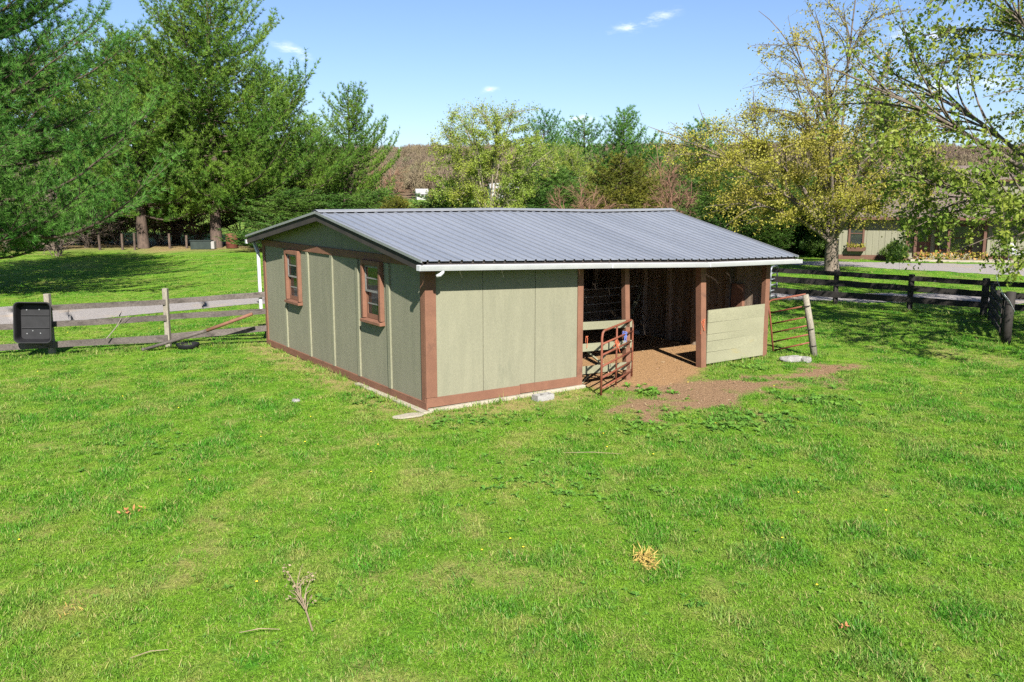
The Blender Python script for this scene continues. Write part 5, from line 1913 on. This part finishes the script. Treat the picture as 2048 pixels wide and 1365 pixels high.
scatter('hill_woods', pts, np.stack([np.zeros(n), np.zeros(n), g.uniform(0, 6.28, n)], 1), np.stack([sc, sc, sc * g.uniform(.85, 1.2, n)], 1), ii, wc, None, 'brown leafless wood covering the far hill', 'woods')

# ------------------------------------------------------------------ grass, weeds, litter
gc = bpy.data.collections.new('grass_tufts')
g = np.random.default_rng(99)
NV = 7
for k in range(NV):
    nb_ = 26
    r = .085 * np.sqrt(g.random(nb_))
    th = g.uniform(0, 6.28, nb_)
    b0 = np.stack([r * np.cos(th), r * np.sin(th), np.full(nb_, -.006)], 1)
    az = g.uniform(0, 6.28, nb_)
    ln = g.uniform(.025, .055, nb_)
    lean = g.uniform(.4, 1.6, nb_)
    dr = np.stack([np.cos(az), np.sin(az), np.zeros(nb_)], 1)
    sd = np.stack([-np.sin(az), np.cos(az), np.zeros(nb_)], 1) * g.uniform(.0020, .0036, nb_)[:, None]
    mid = b0 + dr * (ln * lean * .35)[:, None] + np.array([0, 0, 1.]) * (ln * .55)[:, None]
    tip = b0 + dr * (ln * lean * .95)[:, None] + np.array([0, 0, 1.]) * (ln * .95)[:, None]
    V = np.stack([b0 - sd, b0 + sd, mid + sd * .8, mid - sd * .8, tip], 1).reshape(-1, 3)
    i0 = np.arange(nb_)[:, None] * 5
    F4 = i0 + np.array([[0, 1, 2, 3]])
    F3 = i0 + np.array([[3, 2, 4]])
    me = npmesh('grass_tuft', V, [F4, F3], dict(rnd=np.repeat(g.random(nb_), 5)))
    me.materials.append(MAT['grass_blade'])
    hidden_proto('grass_tuft', me, gc)


def strew(n, ymin, ymax, power):
    y = ymin + (ymax - ymin) * g.random(n) ** power
    x = g.uniform(-1, 1, n) * (y * .635 + .6)
    return x, y


xa, ya = [], []
for y0, y1, dens in ((3.2, 4.9, 150), (4.9, 8, 330), (8, 11, 240), (11, 15, 170), (15, 20, 110), (20, 27, 62), (27, 40, 24), (40, 58, 9)):
    area = (y1 - y0) * ((y0 + y1) * .635 + 5.2)
    n = int(area * dens)
    yy = g.uniform(y0, y1, n)
    xa.append(g.uniform(-1, 1, n) * (yy * .635 + 2.6))
    ya.append(yy)
gx, gy = np.concatenate(xa), np.concatenate(ya)
sand, soil, dry, field, wood = masks(gx, gy)
u_, v_ = to_shed(gx, gy)
inside = (u_ > -.16) & (u_ < 9.5) & (v_ > -.18) & (v_ < W_)
inside &= ~((u_ > 3.7) & (v_ < -.06) & False)
roadm = np.zeros(len(gx), bool)
ky = 1700 * CAM_H
for nm, far, near in (('t', [(-260, 625), (0, 614), (117, 611), (330, 602), (520, 589), (1024, 587), (1550, 586), (2048, 592), (2400, 596)], [(-260, 680), (0, 658), (117, 646), (330, 625), (520, 608), (1024, 600), (1550, 601), (2048, 607), (2400, 612)]),
                      ('d', [(1440, 522), (1700, 524.5), (2048, 531), (2300, 536)], [(1440, 526), (1700, 534), (2048, 553), (2300, 568)])):
    poly = [G(*p)[:2] for p in far] + [G(*p)[:2] for p in near[::-1]]
    roadm |= polydist(gx, gy, poly) > -.05
keep = (~inside) & (~roadm) & (g.random(len(gx)) > np.clip(sand * 1.3 + soil * 1.02, 0, 1)) & (g.random(len(gx)) > dry * .55)
gx, gy = gx[keep], gy[keep]
n = len(gx)
lush, straw = turf(gx, gy)
sc = (1. + .028 * (gy - 6)) * g.uniform(.7, 1.25, n) * (.85 + .45 * lush)
hsc = sc * (.66 + .42 * lush - .2 * straw) * (1 - .3 * sm(10, 25, gy))
lines = [(fm, f0, 90), (f0, f1, 60), (f1, fe, 60), (bp[0], bp[1], 50), (bp[1], bp[2], 60), (bp[2], bp[3], 60), (bp[3], bp[4], 50), (W3(-.24, .2), W3(-.1, 8.7), 70), (W3(.0, -.22), W3(3.4, -.2), 26), (W3(7.4, -.12), W3(9.5, -.1), 60), (qa, cp, 40)]
ex, ey = [], []
for a, b, k in lines:
    t = g.random(k)
    ex.append(a[0] + (b[0] - a[0]) * t + g.normal(0, .06, k))
    ey.append(a[1] + (b[1] - a[1]) * t + g.normal(0, .06, k))
for c in (f0, f1, pb, cp, bp[1], bp[2], bp[3], G(1530, 716), G(1590, 718)):
    ex.append(c[0] + g.normal(0, .1, 16))
    ey.append(c[1] + g.normal(0, .1, 16))
ex, ey = np.concatenate(ex), np.concatenate(ey)
eu, evv = to_shed(ex, ey)
k_ = ~((eu > -.12) & (eu < 9.45) & (evv > -.08) & (evv < W_))
ex, ey = ex[k_], ey[k_]
es = g.uniform(1.1, 1.9, len(ex))
gx, gy = np.concatenate([gx, ex]), np.concatenate([gy, ey])
sc, hsc = np.concatenate([sc, es]), np.concatenate([hsc, es * g.uniform(1.0, 2.1, len(ex))])
lush, straw = np.concatenate([lush, g.uniform(.1, .9, len(ex))]), np.concatenate([straw, g.uniform(0, .5, len(ex))])
n = len(gx)
pts = np.stack([gx, gy, terrain(gx, gy)], 1)
print('grass tufts', n)
grass = scatter('grass', pts, np.stack([g.normal(0, .12, n), g.normal(0, .12, n), g.uniform(0, 6.28, n)], 1), np.stack([sc, sc, hsc], 1), g.integers(0, NV, n), gc, None, 'short lime green pasture grass', 'grass', dict(lush=lush, straw=straw))

# broad-leaved weeds: rosettes
wcol = bpy.data.collections.new('weed_rosettes')
for k in range(4):
    V, Fq, val = [], [], []
    nl = 11 + 2 * k
    for i in range(nl):
        az = i * 2.4 + g.normal(0, .2)
        L = g.uniform(.05, .12)
        el = g.uniform(.1, .75)
        dr = np.array([math.cos(az) * math.cos(el), math.sin(az) * math.cos(el), math.sin(el)])
        sd = np.array([-math.sin(az), math.cos(az), 0]) * L * g.uniform(.12, .20)
        b = np.array([0, 0, .005])
        dn = np.array([0, 0, -.25 * L])
        q = len(V)
        V += [b - sd * .25, b + sd * .25, b + dr * L * .55 + sd, b + dr * L * .55 - sd, b + dr * L + dn]
        Fq.append((q, q + 1, q + 2, q + 3))
        val += [g.random()] * 5
    Fq = np.array(Fq)
    F3 = np.stack([Fq[:, 3], Fq[:, 2], Fq[:, 2] + 2], 1)
    me = npmesh('weed_rosette', np.array(V), [Fq, F3], dict(rnd=val))
    me.materials.append(MAT['weed_leaf'])
    hidden_proto('weed_rosette', me, wcol)
wx, wy, ws = [], [], []
clusters = [(1530, 838, 1.0, .3, 70, 1.15), (1450, 850, .5, .25, 25, 1.2), (1640, 800, .55, .25, 40, 1.3), (1300, 785, .35, .2, 26, 1.3), (1500, 735, .6, .16, 45, 1.0), (1290, 860, .6, .25, 30, 1.1), (1400, 835, .8, .2, 30, 1.),
            (900, 850, .5, .2, 22, 1.), (1000, 835, .8, .2, 26, .9), (715, 745, .7, .3, 34, 1.), (640, 715, .7, .3, 30, 1.), (750, 800, .5, .3, 20, 1.), (1050, 960, .7, .5, 40, .8), (290, 900, .8, .5, 40, .8), (1180, 960, .6, .4, 30, .8),
            (650, 1195, .2, .12, 8, .6), (1545, 1300, .06, .04, 5, .65), (1225, 1020, .1, .08, 4, .8), (265, 1055, .08, .06, 4, .6), (1335, 745, .4, .1, 16, .9), (1900, 640, 1.4, .8, 40, 1.3), (1850, 650, 1., .5, 20, 1.2), (1440, 880, 1., .6, 40, .8),
            (1345, 990, .25, .1, 8, .8), (1650, 965, .3, .2, 9, .8), (1390, 1210, .1, .08, 5, .6), (130, 690, 1.2, .4, 25, 1.), (420, 680, 1., .2, 16, 1.)]
for px, py, sx, sy, n, s in clusters:
    c = G(px, py)
    wx += list(c[0] + g.normal(0, sx * .6, n))
    wy += list(c[1] + g.normal(0, sy * 1.3, n))
    ws += list(s * g.uniform(.6, 1.25, n))
n = 420
yy = 5 + 20 * g.random(n) ** 1.2
wx += list(g.uniform(-1, 1, n) * yy * .63)
wy += list(yy)
ws += list(g.uniform(.3, .7, n))
wx, wy, ws = np.array(wx), np.array(wy), np.array(ws)
u_, v_ = to_shed(wx, wy)
ok = ~((u_ > -.2) & (u_ < 9.6) & (v_ > -.25) & (v_ < W_))
wx, wy, ws = wx[ok], wy[ok], ws[ok]
n = len(wx)
scatter('weeds', np.stack([wx, wy, terrain(wx, wy) + .01], 1), np.stack([np.zeros(n), np.zeros(n), g.uniform(0, 6.28, n)], 1), np.stack([ws, ws, ws * 1.1], 1), g.integers(0, 4, n), wcol, None, 'broad-leaved dark green weeds in the pasture', 'weeds')

# dandelions
dc = bpy.data.collections.new('dandelion_heads')
th = np.arange(9) * 2 * math.pi / 9
V = np.vstack([[[0, 0, .07]], np.stack([.022 * np.cos(th), .022 * np.sin(th), np.full(9, .062)], 1), [[0, 0, .05]]])
me = npmesh('dandelion', V, np.array([(0, 1 + k, 1 + (k + 1) % 9) for k in range(9)] + [(10, 1 + (k + 1) % 9, 1 + k) for k in range(9)]))
m_, N_, L_, b_ = newmat('dandelion_yellow')
b_.inputs['Base Color'].default_value = (.75, .55, .02, 1)
me.materials.append(m_)
hidden_proto('dandelion', me, dc)
n = 55
yy = 8 + 20 * g.random(n)
dx = g.uniform(-1, 1, n) * yy * .62
u_, v_ = to_shed(dx, yy)
ok = ~((u_ > -.3) & (u_ < 9.6) & (v_ > -.6) & (v_ < W_))
dx, yy = dx[ok], yy[ok]
n = len(dx)
scatter('dandelions', np.stack([dx, yy, terrain(dx, yy)], 1), np.zeros((n, 3)), np.ones((n, 3)) * .7, np.zeros(n, int), dc, None, 'yellow dandelion heads dotted in the pasture', 'flowers')

# the dead stalk in the foreground
p = G(625, 1262)
stalk = empty('dead_weed', tuple(p), 0, 'dry brown branching weed stalk leaning over the foreground grass', 'dead weed')
base = np.array([0, 0, 0.])
q = G(592, 1190) - p + np.array([0, 0, .10])
MB().tube([base, q * .5 + np.array([.0, 0, .05]), q], [.009, .007, .005], 6).build('stem', 'dry_stalk', stalk)
rr = random.Random(4)
for k in range(16):
    t = rr.uniform(.35, 1.)
    b0 = q * t
    e = b0 + np.array([rr.uniform(-.2, .16), rr.uniform(.02, .3), rr.uniform(.0, .16)])
    MB().tube([b0, (b0 + e) / 2 + np.array([0, 0, .04]), e], [.005, .004, .002], 5).build('twig', 'dry_stalk', stalk)
    if k % 2 == 0:
        gg = np.random.default_rng(k)
        so = link('seed_head', leaf_mesh('seed_head', e + gg.normal(0, .025, (12, 3)), gg, .028), 'dry_stalk', stalk)
        so['kind'] = 'stuff'


def litter(name, px, py, n, r, size, m, label, cat, seed):
    p = G(px, py)
    gg = np.random.default_rng(seed)
    pos = np.stack([gg.normal(0, r, n), gg.normal(0, r, n), .035 + np.abs(gg.normal(0, .03, n))], 1)
    o = link(name, leaf_mesh(name, pos, gg, size, 1.2, .10 if m == 'hay' else .5), m, loc=tuple(p))
    return tag(o, label, cat)


litter('hay_clump', 1288, 1122, 190, .05, .11, 'hay', 'golden clump of hay in the foreground grass', 'hay', 1)
litter('hay_clump', 1300, 1140, 70, .03, .09, 'hay', 'smaller golden tuft just below the hay clump', 'hay', 9)
litter('dead_leaves', 257, 1032, 14, .035, .06, 'dead_leaf', 'orange brown dead leaf patch in the left foreground', 'leaves', 2)
litter('dead_leaves', 284, 1025, 8, .025, .055, 'dead_leaf', 'smaller orange dead leaf patch right of the larger one', 'leaves', 3)
litter('dead_leaves', 1684, 1262, 16, .02, .04, 'dead_leaf', 'tan dead leaf patch in the right foreground', 'leaves', 4)
litter('straw_patch', 150, 1228, 40, .08, .06, 'hay', 'pale straw patch in the lower left grass', 'straw', 5)
for i, (px, py, ang, L, lab) in enumerate(((520, 1272, .2, .35, 'pale dry stick in the grass beside the dead weed'), (1185, 913, -.05, .9, 'long pale straw stem lying in the grass below the gate'), (300, 1318, .5, .3, 'dry twig in the lower left grass'))):
    p = G(px, py)
    mb = MB()
    c, s = math.cos(ang) * L / 2, math.sin(ang) * L / 2
    mb.tube([(-c, -s, .05), (0, .02, .06), (c, s, .045)], [.003, .005, .003], 5)
    tag(mb.build('dry_stick', 'dry_stalk', None, loc=tuple(p)), lab, 'stick')

# wood chips, straw and clods on the bare soil and the stall floor
g = np.random.default_rng(123)
uu, vv = g.uniform(-.5, 12, 9000), g.uniform(-3.2, 4.0, 9000)
P_ = SA[None] + SU[None] * uu[:, None] + SV[None] * vv[:, None]
sand, soil, dry, field, wood = masks(P_[:, 0], P_[:, 1])
k_ = (g.random(9000) < .45 * np.maximum(soil, sand * .5)) & ~((uu < 3.7) & (vv > -.1)) & (uu < 9.3 + 9 * (vv < -.1)) & ~((uu > 7.2) & (np.abs(vv) < .1))
pos = np.stack([P_[k_, 0], P_[k_, 1], terrain(P_[k_, 0], P_[k_, 1]) + g.uniform(.006, .02, k_.sum())], 1)
h_ = len(pos) // 2
tag(link('soil_litter', leaf_mesh('soil_litter', pos[:h_], g, .055, 2.0, .4), 'soil_chip'), 'dark chips and clods strewn on the bare soil before the shed', 'litter', kind='stuff')
tag(link('straw_litter', leaf_mesh('straw_litter', pos[h_:], g, .06, 2.0, .22), 'dry_stalk'), 'pale straw bits strewn on the bare soil before the shed', 'litter', kind='stuff')
